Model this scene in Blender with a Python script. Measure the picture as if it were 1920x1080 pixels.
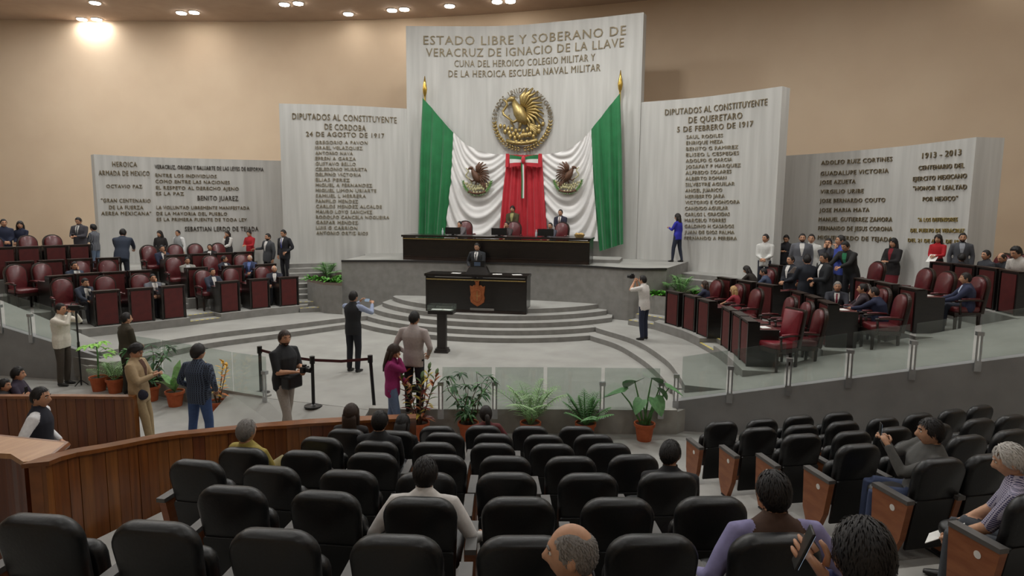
import bpy, bmesh, math, random
from mathutils import Vector, Matrix, Quaternion
from mathutils.bvhtree import BVHTree
random.seed(7)
for o in list(bpy.data.objects): bpy.data.objects.remove(o)
SC = bpy.context.scene; COL = SC.collection
# ---------------------------------------------------------------- camera
F_PX, YH, YAW, ROLL = 1220.0, 390.0, math.radians(10.5), math.radians(.5)
CAM = Vector((4.15, 0, 3.46)); PITCH = math.atan((540-YH)/F_PX)
_r0 = Vector((math.cos(YAW), math.sin(YAW), 0)); _f0 = Vector((-math.sin(YAW), math.cos(YAW), 0)); _z = Vector((0, 0, 1))
FWD = _f0*math.cos(PITCH) - _z*math.sin(PITCH); _u = _f0*math.sin(PITCH) + _z*math.cos(PITCH)
RGT = _r0*math.cos(ROLL) + _u*math.sin(ROLL); UPV = -_r0*math.sin(ROLL) + _u*math.cos(ROLL)
cd = bpy.data.cameras.new('camera'); co = bpy.data.objects.new('camera', cd); COL.objects.link(co)
cd.sensor_width = 36; cd.lens = F_PX*36/1920; cd.clip_end = 200; cd.clip_start = .05
co.matrix_world = Matrix(((RGT.x, UPV.x, -FWD.x, CAM.x), (RGT.y, UPV.y, -FWD.y, CAM.y), (RGT.z, UPV.z, -FWD.z, CAM.z), (0, 0, 0, 1)))
SC.camera = co
def ray(x, y): return FWD + RGT*((x-960)/F_PX) + UPV*((540-y)/F_PX)
def P(x, y, z):                                   # pixel -> point on the level z
    d = ray(x, y); return CAM + d*((z-CAM.z)/d.z)
def PD(x, y, dist):                               # pixel -> point at a horizontal distance
    d = ray(x, y); return CAM + d*(dist/math.hypot(d.x, d.y))
def PXM(p): return F_PX/((Vector(p)-CAM).dot(FWD))
# ---------------------------------------------------------------- light, exposure
w = bpy.data.worlds.new('world'); SC.world = w; w.use_nodes = True
w.node_tree.nodes['Background'].inputs[0].default_value = (1, .93, .85, 1); w.node_tree.nodes['Background'].inputs[1].default_value = .05
vs = SC.view_settings; vs.view_transform = 'Standard'; vs.look = 'None'; vs.gamma = 1; vs.use_curve_mapping = False; vs.exposure = .0
LAMP_W = 290.0; LAMP_COL = (.985, .99, .97)
ZC = 11.3                                          # ceiling height
# ---------------------------------------------------------------- materials
def lin(c):
    f = lambda v: v/12.92 if v <= .04045 else ((v+.055)/1.055)**2.4
    return tuple(f(v/255) for v in c) + (1,)
_M = {}
def mat(name, c, rough=.6, c2=None, scale=8, stretch=(1, 1, 1), metal=0, bump=0, detail=4, coat=0, spec=.5, sheen=0, coord='Object', trans=0):
    if name in _M: return _M[name]
    m = bpy.data.materials.new(name); m.use_nodes = True; nt = m.node_tree; b = nt.nodes['Principled BSDF']
    b.inputs['Base Color'].default_value = lin(c); b.inputs['Roughness'].default_value = rough; b.inputs['Metallic'].default_value = metal
    b.inputs['Specular IOR Level'].default_value = spec
    if coat: b.inputs['Coat Weight'].default_value = coat; b.inputs['Coat Roughness'].default_value = .15
    if sheen: b.inputs['Sheen Weight'].default_value = sheen
    if c2 is None and not bump: c2 = tuple(min(255, v*1.07) for v in c)
    tc = nt.nodes.new('ShaderNodeTexCoord'); mp = nt.nodes.new('ShaderNodeMapping'); mp.inputs['Scale'].default_value = stretch
    nz = nt.nodes.new('ShaderNodeTexNoise'); nz.inputs['Scale'].default_value = scale; nz.inputs['Detail'].default_value = detail
    nt.links.new(tc.outputs[coord], mp.inputs[0]); nt.links.new(mp.outputs[0], nz.inputs['Vector'])
    if c2:
        rp = nt.nodes.new('ShaderNodeValToRGB'); rp.color_ramp.elements[0].color = lin(c); rp.color_ramp.elements[1].color = lin(c2)
        rp.color_ramp.elements[0].position = .35; rp.color_ramp.elements[1].position = .68
        nt.links.new(nz.outputs['Fac'], rp.inputs[0]); nt.links.new(rp.outputs[0], b.inputs['Base Color'])
    if bump:
        bp = nt.nodes.new('ShaderNodeBump'); bp.inputs['Strength'].default_value = bump; bp.inputs['Distance'].default_value = .01
        nt.links.new(nz.outputs['Fac'], bp.inputs['Height']); nt.links.new(bp.outputs[0], b.inputs['Normal'])
    _M[name] = m; return m
def emit(name, c, s):
    if name in _M: return _M[name]
    m = bpy.data.materials.new(name); m.use_nodes = True; b = m.node_tree.nodes['Principled BSDF']
    b.inputs['Base Color'].default_value = lin(c); b.inputs['Emission Color'].default_value = lin(c); b.inputs['Emission Strength'].default_value = s
    _M[name] = m; return m
def glassmat():
    m = bpy.data.materials.new('glass'); m.use_nodes = True; nt = m.node_tree; nt.nodes.clear()
    o = nt.nodes.new('ShaderNodeOutputMaterial'); t = nt.nodes.new('ShaderNodeBsdfTransparent'); t.inputs[0].default_value = (.86, .90, .88, 1)
    d = nt.nodes.new('ShaderNodeBsdfDiffuse'); d.inputs[0].default_value = (.5, .56, .54, 1)
    g = nt.nodes.new('ShaderNodeBsdfGlossy'); g.inputs['Roughness'].default_value = .03; fr = nt.nodes.new("ShaderNodeValue"); fr.outputs[0].default_value = .06
    a = nt.nodes.new('ShaderNodeMixShader'); a.inputs[0].default_value = .055; x = nt.nodes.new('ShaderNodeMixShader')
    nt.links.new(t.outputs[0], a.inputs[1]); nt.links.new(d.outputs[0], a.inputs[2]); nt.links.new(fr.outputs[0], x.inputs[0])
    nt.links.new(a.outputs[0], x.inputs[1]); nt.links.new(g.outputs[0], x.inputs[2]); nt.links.new(x.outputs[0], o.inputs[0]); _M['glass'] = m; return m
GLASS = glassmat()
def plaid(name, base, l1, l2, sc):
    m = bpy.data.materials.new(name); m.use_nodes = True; nt = m.node_tree; b = nt.nodes['Principled BSDF']; b.inputs['Roughness'].default_value = .85
    tc = nt.nodes.new('ShaderNodeTexCoord'); prev = None
    for ax, c in (('X', l1), ('Z', l2)):
        wv = nt.nodes.new('ShaderNodeTexWave'); wv.bands_direction = ax; wv.inputs['Scale'].default_value = sc; wv.inputs['Distortion'].default_value = .4
        rp = nt.nodes.new('ShaderNodeValToRGB'); rp.color_ramp.elements[0].position = .55; rp.color_ramp.elements[1].position = .75
        nt.links.new(tc.outputs['Object'], wv.inputs['Vector']); nt.links.new(wv.outputs['Fac'], rp.inputs[0])
        mx = nt.nodes.new('ShaderNodeMix'); mx.data_type = 'RGBA'; mx.inputs[7].default_value = lin(c)
        if prev is None: mx.inputs[6].default_value = lin(base)
        else: nt.links.new(prev, mx.inputs[6])
        nt.links.new(rp.outputs[0], mx.inputs[0]); prev = mx.outputs[2]
    nt.links.new(prev, b.inputs['Base Color']); _M[name] = m; return m
CONC = mat('board_marked_concrete', (188, 187, 183), .85, (204, 203, 199), 1.6, (3.5, 3.5, .22), bump=.2, detail=8)
CONC2 = mat('smooth_concrete', (150, 149, 143), .8, (170, 168, 162), 3, bump=.1, detail=8)
PEACH = mat('peach_plaster', (214, 192, 166), .9, (220, 199, 173), .6)
CEIL = mat('ceiling_plaster', (178, 156, 138), .9, (186, 165, 147), 1.2)
FLOORM = mat('pale_carpet', (150, 149, 144), .95, (163, 162, 157), 1.3, detail=8)
RISER = mat('grey_riser', (130, 128, 124), .9, (142, 140, 136), 5)
AUDF = mat('audience_floor', (150, 149, 145), .6, (168, 166, 161), 1.5, detail=8)
DARKW = mat('dark_grey_render', (134, 134, 134), .9, (144, 144, 144), 2.5)
WOOD = mat('varnished_wood', (94, 50, 18), .38, (130, 74, 28), 3.2, (5, 5, .35), detail=6, coat=.25)
WOODC = mat('wood_capping', (112, 64, 26), .35, (138, 82, 36), 3, (2, 2, 2), coat=.3)
BLACKW = mat('black_lacquered_wood', (20, 17, 16), .28, (30, 25, 22), 4, (1, 1, 6), coat=.2)
EBONY = mat('ebony_edge', (34, 24, 20), .35, (46, 33, 27), 4)
BURG = mat('burgundy_panel', (74, 18, 18), .55, (86, 23, 22), 6)
LEATH = mat('burgundy_leather', (82, 26, 30), .34, (96, 32, 36), 14, bump=.1, coat=.15)
LEATHR = mat('red_leather', (112, 24, 36), .4, (122, 29, 41), 14, bump=.1)
CHFAB = mat('black_upholstery', (17, 19, 21), .4, (23, 25, 27), 60, bump=.12)
CHPL = mat('black_plastic', (16, 17, 18), .4)
ARMG = mat('grey_armrest', (86, 84, 82), .5)
CHWOOD = mat('chair_veneer', (134, 78, 46), .45, (152, 94, 58), 5, (1, 1, 4))
GOLD = mat('aged_brass', (168, 146, 92), .42, (196, 174, 118), 30, metal=.75)
BRASS = mat('polished_brass', (196, 162, 74), .28, (210, 178, 92), 10, metal=.9)
LETTER = mat('bronze_lettering', (112, 100, 78), .5, (138, 124, 96), 20, metal=.35)
LETTERN = mat('weathered_lettering', (140, 130, 110), .6, (156, 146, 124), 20, metal=.2)
LETTERG = mat('gilt_lettering', (150, 132, 78), .42, (172, 152, 92), 20, metal=.45)
LETTERD = mat('dark_lettering', (66, 60, 52), .5, (80, 72, 62), 20, metal=.2)
STEEL = mat('brushed_steel', (176, 178, 180), .35, metal=.85)
BLACKM = mat('black_metal', (18, 18, 19), .35)
TERRA = mat('terracotta', (176, 88, 50), .8, (192, 102, 62), 9)
SOIL = mat('potting_soil', (52, 40, 30), .95, (70, 54, 40), 40)
WHITEP = mat('white_paper', (226, 226, 222), .7)
YTAPE = mat('yellow_tape', (214, 196, 70), .6)
GREENF = mat('green_satin', (24, 112, 62), .5, (30, 124, 70), 3, sheen=.3)
WHITEF = mat('white_satin', (226, 224, 222), .5, (234, 232, 230), 3, sheen=.3)
REDF = mat('red_satin', (186, 32, 46), .5, (198, 40, 54), 3, sheen=.3)
SCREEN = mat('dark_screen', (40, 46, 54), .2)
# ---------------------------------------------------------------- mesh helpers
class MB:
    def __init__(s): s.v = []; s.f = []; s.m = []; s.mats = []
    def mi(s, m):
        if m not in s.mats: s.mats.append(m)
        return s.mats.index(m)
    def add(s, vs, fs, m):
        b = len(s.v); s.v += [Vector(q) for q in vs]; k = s.mi(m)
        for f in fs: s.f.append([b+i for i in f]); s.m.append(k)
        return s
    def box(s, a, b, m, M=None):
        x0, y0, z0 = a; x1, y1, z1 = b
        q = [Vector(t) for t in ((x0, y0, z0), (x1, y0, z0), (x1, y1, z0), (x0, y1, z0), (x0, y0, z1), (x1, y0, z1), (x1, y1, z1), (x0, y1, z1))]
        if M: q = [M @ t for t in q]
        return s.add(q, [(0, 3, 2, 1), (4, 5, 6, 7), (0, 1, 5, 4), (1, 2, 6, 5), (2, 3, 7, 6), (3, 0, 4, 7)], m)
    def rings(s, rs, m, cap=True):                 # rs: lists of n points
        n = len(rs[0]); vs = [q for r in rs for q in r]; fs = []
        for i in range(len(rs)-1):
            for j in range(n): fs.append((i*n+j, i*n+(j+1) % n, (i+1)*n+(j+1) % n, (i+1)*n+j))
        if cap: fs.append(tuple(range(n-1, -1, -1))); fs.append(tuple((len(rs)-1)*n+j for j in range(n)))
        return s.add(vs, fs, m)
    def tube(s, pts, rad, m, n=8, cap=True, ell=None):
        pts = [Vector(p) for p in pts]; rs = []; up = None
        for i, p in enumerate(pts):
            t = (pts[min(i+1, len(pts)-1)]-pts[max(i-1, 0)]).normalized()
            if up is None:
                up = Vector((0, 0, 1)) if abs(t.z) < .9 else Vector((0, 1, 0))
            a = t.cross(up)
            if a.length < 1e-6: a = t.orthogonal()
            a.normalize(); b = a.cross(t).normalized(); up = b
            r = rad[i] if isinstance(rad, (list, tuple)) else rad
            ra, rb = (r if isinstance(r, (list, tuple)) else (r, r))
            rs.append([p + a*(ra*math.cos(2*math.pi*k/n)) + b*(rb*math.sin(2*math.pi*k/n)) for k in range(n)])
        return s.rings(rs, m, cap)
    def ball(s, c, r, m, n=8, k=6, M=None):
        rs = []; c = Vector(c); rx, ry, rz = r if isinstance(r, (list, tuple)) else (r, r, r)
        for i in range(k+1):
            a = math.pi*(i/k) ; e = max(.02, math.sin(a))
            q = [Vector((rx*e*math.cos(2*math.pi*j/n), ry*e*math.sin(2*math.pi*j/n), -rz*math.cos(a))) for j in range(n)]
            rs.append([c+(M @ t if M else t) for t in q])
        return s.rings(rs, m)
    def lathe(s, prof, m, c=(0, 0, 0), n=16, cap=True):
        c = Vector(c)
        return s.rings([[c+Vector((r*math.cos(2*math.pi*j/n), r*math.sin(2*math.pi*j/n), z)) for j in range(n)] for r, z in prof], m, cap)
    def prism(s, poly, z0, z1, m, mtop=None):      # poly ccw or cw in plan; z0/z1 numbers or lists
        n = len(poly); a = sum(poly[i][0]*poly[(i+1) % n][1]-poly[(i+1) % n][0]*poly[i][1] for i in range(n))
        if a < 0: poly = poly[::-1]; z1 = z1[::-1] if isinstance(z1, list) else z1; z0 = z0[::-1] if isinstance(z0, list) else z0
        zb = z0 if isinstance(z0, list) else [z0]*n; zt = z1 if isinstance(z1, list) else [z1]*n
        vs = [(p[0], p[1], zb[i]) for i, p in enumerate(poly)]+[(p[0], p[1], zt[i]) for i, p in enumerate(poly)]
        s.add(vs, [(i, (i+1) % n, n+(i+1) % n, n+i) for i in range(n)], m)
        b = len(s.v)-2*n
        for f, mm in ((list(range(n-1, -1, -1)), m), (list(range(n, 2*n)), mtop or m)): s.f.append([b+i for i in f]); s.m.append(s.mi(mm))
        return s
    def mesh(s, name, smooth=False):
        me = bpy.data.meshes.new(name); me.from_pydata([tuple(v) for v in s.v], [], s.f)
        for m in s.mats: me.materials.append(m)
        me.polygons.foreach_set('material_index', s.m)
        if smooth: me.polygons.foreach_set('use_smooth', [True]*len(me.polygons))
        me.update(); return me
    def obj(s, name, parent=None, smooth=False, loc=None, bevel=0):
        o = bpy.data.objects.new(name, s.mesh(name, smooth)); COL.objects.link(o)
        if parent: o.parent = parent
        if loc is not None: o.location = loc
        if bevel:
            b = o.modifiers.new('bevel', 'BEVEL'); b.width = bevel; b.segments = 2; b.limit_method = 'ANGLE'
        return o
def tag(o, label=None, cat=None, group=None, kind=None):
    if label: o['label'] = label
    if cat: o['category'] = cat
    if group: o['group'] = group
    if kind: o['kind'] = kind
    return o
def empty(name, loc=(0, 0, 0), rz=0):
    o = bpy.data.objects.new(name, None); COL.objects.link(o); o.location = loc; o.rotation_euler = (0, 0, rz); o.empty_display_size = .1; return o
def copy_tree(o, parent=None):
    c = o.copy(); COL.objects.link(c); c.parent = parent
    for ch in o.children: copy_tree(ch, c)
    return c
def put(proto, loc, rz, label, cat, group=None, used=set()):
    o = proto if proto.name not in used else copy_tree(proto)
    used.add(proto.name); o.location = loc; o.rotation_euler = (0, 0, rz); return tag(o, label, cat, group)
ORD = ['first', 'second', 'third', 'fourth', 'fifth', 'sixth', 'seventh', 'eighth', 'ninth', 'tenth']
def rsuperell(w, h, r, n=4):                       # rounded rectangle outline, centred
    q = []
    for cx, cy, a0 in ((w/2-r, h/2-r, 0), (-w/2+r, h/2-r, 90), (-w/2+r, -h/2+r, 180), (w/2-r, -h/2+r, 270)):
        for i in range(n+1):
            a = math.radians(a0+90*i/n); q.append((cx+r*math.cos(a), cy+r*math.sin(a)))
    return q
def resample(pts, n):
    """smooth plan curve through points (Catmull-Rom), n samples"""
    pts = [Vector((p[0], p[1])) for p in pts]; q = [2*pts[0]-pts[1]]+pts+[2*pts[-1]-pts[-2]]; out = []
    m = len(pts)-1
    for k in range(n+1):
        t = k/n*m; i = min(int(t), m-1); t -= i; a, b, c, d = q[i:i+4]
        out.append(.5*((2*b)+(c-a)*t+(2*a-5*b+4*c-d)*t*t+(3*b-a-3*c+d)*t**3))
    return out
def offset(pts, d):
    out = []
    for i, p in enumerate(pts):
        t = (pts[min(i+1, len(pts)-1)]-pts[max(i-1, 0)]).normalized(); out.append(p+Vector((-t.y, t.x))*d)
    return out
# ================================================================ structure
ZS = 1.78                                          # stage level
ZRING = (.13, .26); ZT = (.47, .77, 1.07, 1.42)    # ring steps, deputies' terraces
ROWTOP = (1.35, 1.65, 1.95, 2.30); ZF = -.4        # desk tops per row, audience floor
def xy(p): return (p[0], p[1])
def PL(lst, z): return [P(a, b, z) for a, b in lst]
def PY(a, b, y0): d = ray(a, b); return CAM+d*((y0-CAM.y)/d.y)
def struct(mb, name, smooth=False, **k): return tag(mb.obj(name, smooth=smooth, **k), kind='structure')
XW0, XW1, YB = -27.5, 19.5, -7.0
struct(MB().prism([(XW0, YB), (XW1, YB), (XW1, 28), (XW0, 28)], -.6, ZF, AUDF), 'floor')
# back wall: gently turned plane behind the slabs, side and rear walls, ceiling
BW = resample([(-29, 23.0), (-22.9, 24.6), (-16.2, 25.9), (-9.5, 26.9), (-3, 27.1), (4, 26.3), (11, 24.5), (21, 21.0)], 48)
struct(MB().prism([xy(p) for p in BW]+[xy(p) for p in offset(BW, .3)[::-1]], -.6, ZC+.2, PEACH), 'wall_back')
struct(MB().box((XW0-.3, YB, -.6), (XW0, 26.6, ZC+.2), PEACH), 'wall_left')
struct(MB().box((XW1, YB, -.6), (XW1+.3, 26.6, ZC+.2), PEACH), 'wall_right')
struct(MB().box((XW0, YB-.3, -.6), (XW1, YB, ZC+.2), PEACH), 'wall_rear')
struct(MB().box((XW0-.3, YB-.3, ZC), (XW1+.3, 28, ZC+.25), CEIL), 'ceiling')
# concrete slabs
def slab(name, px, z, thick, n=40, ext0=0, ext1=0, zb=-.3):
    pts = [Vector(xy(P(a, b, z))) for a, b in px]
    if ext0: pts.insert(0, pts[0]+(pts[0]-pts[1]).normalized()*ext0)
    if ext1: pts.append(pts[-1]+(pts[-1]-pts[-2]).normalized()*ext1)
    c = resample(pts, n); o = offset(c, thick); mb = MB()
    m = n+1; vs = [(p.x, p.y, zb) for p in c]+[(p.x, p.y, z) for p in c]+[(p.x, p.y, zb) for p in o]+[(p.x, p.y, z) for p in o]; fs = []
    for i in range(n): fs += [(i, i+1, m+i+1, m+i), (m+i, m+i+1, 3*m+i+1, 3*m+i), (2*m+i+1, 2*m+i, 3*m+i, 3*m+i+1), (2*m+i, 2*m+i+1, i+1, i)]
    fs += [(0, m, 3*m, 2*m), (n, 2*m+n, 3*m+n, m+n)]
    mb.add(vs, fs, CONC); ob = struct(mb, name); return ob, c
def ztop(base, top):
    D = math.hypot(base.x-CAM.x, base.y-CAM.y); return PD(top[0], top[1], D).z
ZC0 = ztop(P(1203, 486, ZS), (1207, 22.9))
ZM = (ztop(P(1250, 486.5, ZS), (1250, 188))+ztop(P(700, 477, ZS), (700, 200.5)))/2
SL_C, PC = slab('wall_centre_slab', [(761, 48.7), (903.7, 49.2), (975.6, 46.8), (1047.5, 40.4), (1119, 33.2), (1207, 22.9)], ZC0, .4)
SL_ML, PML = slab('wall_middle_left_slab', [(523, 194), (631, 197), (714, 201), (756, 203.3)], ZM, .4, ext1=.6)
SL_MR, PMR = slab('wall_middle_right_slab', [(1212, 191), (1302, 183.6), (1367, 175.7), (1467, 161.6)], ZM, .45, ext0=.6)
SL_LL, PLL = slab('wall_outer_left_slab', [(175.7, 289.2), (268.7, 294.1), (387.5, 297.7), (523, 301.3)], 5.12, .45, ext1=1)
SL_LR, PLR = slab('wall_outer_right_slab', [(1472, 292), (1562.6, 285.9), (1701.5, 273.2), (1831, 257)], 5.22, .75, ext0=1)
# low front wall with the pit floor behind it
LWL = PL([(165, 688), (222, 692), (345, 716), (430, 735), (497, 746)], 0); LWR = PL([(692, 768), (760, 770), (1000, 770), (1270, 772)], 0)
back = [(6.4, 13), (6.6, 17), (3, 20), (-4, 20), (-9, 17), (-9, 12.6)]
struct(MB().prism([xy(p) for p in LWL]+[xy(p) for p in LWR]+back, -.6, 0, CONC2, FLOORM), 'floor_pit')
RA = [LWL[-2], LWL[-1], LWR[0]]
rq = [xy(LWL[3]), xy(LWL[4]), xy(LWR[0]), (LWR[0].x+.05, LWR[0].y-1.5), (LWL[3].x+.3, LWL[3].y-1.7)]
struct(MB().prism(rq, -.6, [-.02, -.005, -.005, -.399, -.399], FLOORM), 'floor_pit_ramp')
def lowwall(pts, name):
    c = [Vector(xy(p)) for p in pts]; o = offset(c, .16); f = offset(c, -.012)
    struct(MB().prism([xy(p) for p in f]+[xy(p) for p in o[::-1]], -.55, .03, CONC2), name)
lowwall(LWL, 'wall_low_left'); lowwall(LWR, 'wall_low_right')
# ring steps
def region(front, outer, z, name, mtop=FLOORM, mside=RISER, zb=-.3): return struct(MB().prism([xy(p) for p in front]+[xy(p) for p in outer], zb, z, mside, mtop), name)
r1L = resample(PL([(205, 692), (322, 668), (400, 652), (530, 634), (647, 617), (687, 611)], 0), 30)
r2L = resample(PL([(190, 660), (268, 646), (400, 625), (530, 610), (647, 596), (696, 592)], .26), 30)
r1R = resample(PL([(1107, 638.7), (1158, 656), (1204.5, 685), (1235.6, 713), (1256, 738)], 0), 24)
r2R = resample(PL([(1119, 615), (1191.5, 638), (1246, 672), (1270.6, 700), (1284, 722)], .26), 24)
region(r1L, [(-2.6, 20), (-9.2, 20), (-9.2, 12.35)], .13, 'floor_ring_step_left'); region(r2L, [(-2.6, 20), (-9.4, 20), (-9.4, 12.35)], .26, 'floor_ring_left')
region(r1R, [(7.2, 11.6), (7.2, 19.5), (2.6, 19.5)], .13, 'floor_ring_step_right'); region(r2R, [(7.4, 11.6), (7.4, 19.5), (2.6, 19.5)], .26, 'floor_ring_right')
# tribune steps
TC = (0, 21.6)
for k, r in enumerate((5.5, 5.13, 4.76, 4.36, 3.96)):
    if k < 2: a0 = math.asin(3.75/r)
    else: a0 = math.asin(min(.86, (3.62-.17*(k-2))/r))
    q = [(TC[0]+r*math.sin(a), TC[1]-r*math.cos(a)) for a in [a0*(-1+2*i/36) for i in range(37)]]
    struct(MB().prism(q+[(q[-1][0], 20.6), (q[0][0], 20.6)], -.2, .13*(k+1)-(.004 if k < 2 else 0), RISER, FLOORM), 'floor_tribune_step')
# stage
SF = PL([(640, 488), (757, 488), (900, 491), (1010, 494.5), (1103, 498), (1183, 503), (1250, 503)], ZS)
sf = resample([xy(p) for p in SF], 40)
sb = [(P(1292, 490, ZS).x, P(1292, 490, ZS).y), (6.2, 24.2), (0, 25.2), (-6.3, 24.2), (sf[0].x-.15, sf[0].y+2.2)]
struct(MB().prism([xy(p) for p in sf]+sb, -.2, ZS, RISER, FLOORM), 'floor_stage')
lip = offset(sf, -.03); li = offset(sf, .05)
struct(MB().prism([xy(p) for p in lip]+[xy(p) for p in li[::-1]], ZS-.05, ZS+.006, mat('stage_nosing', (40, 38, 37), .6)), 'trim_1')
# terraces for the deputies' rows (desk fronts measured on the photograph, per row)
def z6(a, b): return (1220+a/3.6, 400+b/3.6)
DESKS = {'L': [[(199, 544.5), (263, 540), (324, 535.5), (429, 527), (486, 522.5), (541, 519)],
               [(115, 516), (166, 512), (214, 509.5), (263, 507), (369, 501.5), (438, 498), (500, 495)],
               [(38, 490), (97, 487.5), (150, 485), (204, 483), (331, 477.5), (375, 475.5), (420, 474), (460, 472)],
               [(5, 463.5), (53, 462), (104, 460), (148, 458.5)]],
         'R': [[z6(150, 528), z6(265, 553), z6(360, 582), z6(515, 640), z6(583, 675), z6(640, 712)],
               [(1359, 520.5), (1396, 526.5), (1435, 532.5), (1494, 547), (1520, 555), (1545, 565)],
               [(1450, 496), (1492, 502), (1617, 523), (1657, 530), (1703, 539)],
               [(1766, 492), (1808, 496), (1852, 501), (1894, 507)]]}
ROWS = {}
for sd in 'LR':
    for k in range(4):
        pts = [P(a, b, ROWTOP[k]) for a, b in DESKS[sd][k]]
        # smooth the measured radius along the row
        ROWS[sd, k] = [Vector(xy(p)) for p in pts]
for (sd, k), pts in ROWS.items():
    n = len(pts); e0 = pts[0]+(pts[0]-pts[1]).normalized()*.6; e1 = pts[-1]+(pts[-1]-pts[-2]).normalized()*(.6 if sd == 'R' else .5)
    if sd == 'R' and k == 3: e0 = pts[0]+(pts[0]-pts[1]).normalized()*5.5
    if sd == 'R' and k == 2: e0 = pts[0]+(pts[0]-pts[1]).normalized()*1.2
    if sd == 'L' and k == 3: e1 = pts[-1]+(pts[-1]-pts[-2]).normalized()*1.0
    seq = [e0]+pts+[e1]; front = offset(seq, -.16)    # left->right: inside of the bowl lies on the camera side
    gi = {('L', 0): 3, ('L', 1): 4, ('L', 2): 4, ('R', 0): 3, ('R', 1): 3, ('R', 2): 2}.get((sd, k))
    out = []
    for i, p in enumerate(front):
        if gi is not None and i == gi+1:
            a, b = front[i-1], p; t = (b-a).normalized(); nrm = Vector((-t.y, t.x)); m0 = a+t*((b-a).length*.5-.42); m1 = a+t*((b-a).length*.5+.42)
            if k < 3:
                out += [m0, m0+nrm*.4, m1+nrm*.4, m1]
                st = MB().prism([xy(m0-nrm*.0), xy(m1-nrm*.0), xy(m1+nrm*.45), xy(m0+nrm*.45)], -.2, (ZT[k]+(ZT[k-1] if k else .26))/2, RISER, FLOORM)
                so = struct(st, 'floor_aisle_step')
                if k == 0:
                    for q0, q1, zz in ((m0, m1, (ZT[0]+.26)/2), (m0+nrm*.4, m1+nrm*.4, ZT[0])):
                        for j in range(6):
                            c0 = q0+(q1-q0)*((j+.1)/6); c1 = q0+(q1-q0)*((j+.65)/6)
                            MB().prism([xy(c0+nrm*.004), xy(c1+nrm*.004), xy(c1+nrm*.06), xy(c0+nrm*.06)], zz-.002, zz+.004, YTAPE).obj('tape_mark', so)
        out.append(p)
    if sd == 'L': outer = [Vector((-8.6, 25.5)), Vector((-20, 25.5)), Vector((-20, 12.3))]; out = out
    else: outer = [Vector((17, out[-1].y-.2)), Vector((17, 25.5)), Vector((8.5, 25.5))]
    struct(MB().prism([xy(p) for p in out]+[xy(p) for p in outer], -.2, ZT[k], RISER, FLOORM), 'floor_terrace')
# stairs between terraces and planters
C2 = Vector((-.9, 11.2))
def pol(r, a): a = math.radians(a); return (C2.x+r*math.sin(a), C2.y+r*math.cos(a))
for a0, a1, r0 in ((-35.4, -27.5, 8.25), (35.6, 44.0, 8.55)):
    for i in range(9):
        r = r0+.36*i+(.35 if i > 1 else 0); z = .26+.135*(i+1)
        if a0 > 0 and i > 1: a0 = 41.6 if r < 11.4 else 33.5
        so = struct(MB().prism([pol(r, a0), pol(r, (a0+a1)/2), pol(r, a1), pol(15, a1), pol(15, a0)], -.2, z, RISER, FLOORM), 'floor_stair')
        if i < 2:
            for j in range(7):
                b0 = a0+(a1-a0)*(j+.1)/7; b1 = a0+(a1-a0)*(j+.6)/7
                MB().prism([pol(r+.005, b0), pol(r+.005, b1), pol(r+.06, b1), pol(r+.06, b0)], z-.002, z+.004, YTAPE).obj('tape_mark', so)
# ramps beside the bowl with the dark retaining walls
YR, YL = 11.4, 12.0
RTOP = [(1272, 752), (1367.5, 739), (1477, 724.5), (1590.6, 710), (1709, 694), (1831.5, 679), (1920, 668)]
rt = [PY(a, b, YR) for a, b in RTOP]; sl = (rt[-1].z-rt[0].z)/(rt[-1].x-rt[0].x)
def rz_(x): return rt[0].z+(x-rt[0].x)*sl
X0, X1 = LWR[-1].x-.02, 17.0
struct(MB().prism([(X0, YR), (X1, YR), (X1, YR+.18), (X0, YR+.18)], -.6, [rz_(X0), rz_(X1), rz_(X1), rz_(X0)], DARKW), 'wall_ramp_right')
struct(MB().prism([(X0, YR+.18), (X1, YR+.18), (X1, YR+3.6), (X0+4, YR+2.3), (X0, YR+.9)], -.6, [rz_(X0)-.05, rz_(X1)-.05, rz_(X1)-.05, rz_(X0+4)-.05, rz_(X0)-.05], FLOORM), 'floor_ramp_right')
lt = [PY(a, b, YL) for a, b in ((7, 614), (157, 660))]; sL = (lt[1].z-lt[0].z)/(lt[1].x-lt[0].x)
def lz_(x): return lt[0].z+(x-lt[0].x)*sL
LX1, LX0 = LWL[0].x+.1, -20.0
struct(MB().prism([(LX0, YL), (LX1, YL), (LX1, YL+.18), (LX0, YL+.18)], -.6, [lz_(LX0), lz_(LX1), lz_(LX1), lz_(LX0)], DARKW), 'wall_ramp_left')
struct(MB().prism([(LX0, YL+.18), (LX1, YL+.18), (LX1, YL+.7), (LX1-3, YL+1.3), (LX0, YL+3)], -.6, [lz_(LX0)-.05, lz_(LX1)-.05, lz_(LX1)-.05, lz_(LX1-3)-.05, lz_(LX0)-.05], FLOORM), 'floor_ramp_left')
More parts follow.
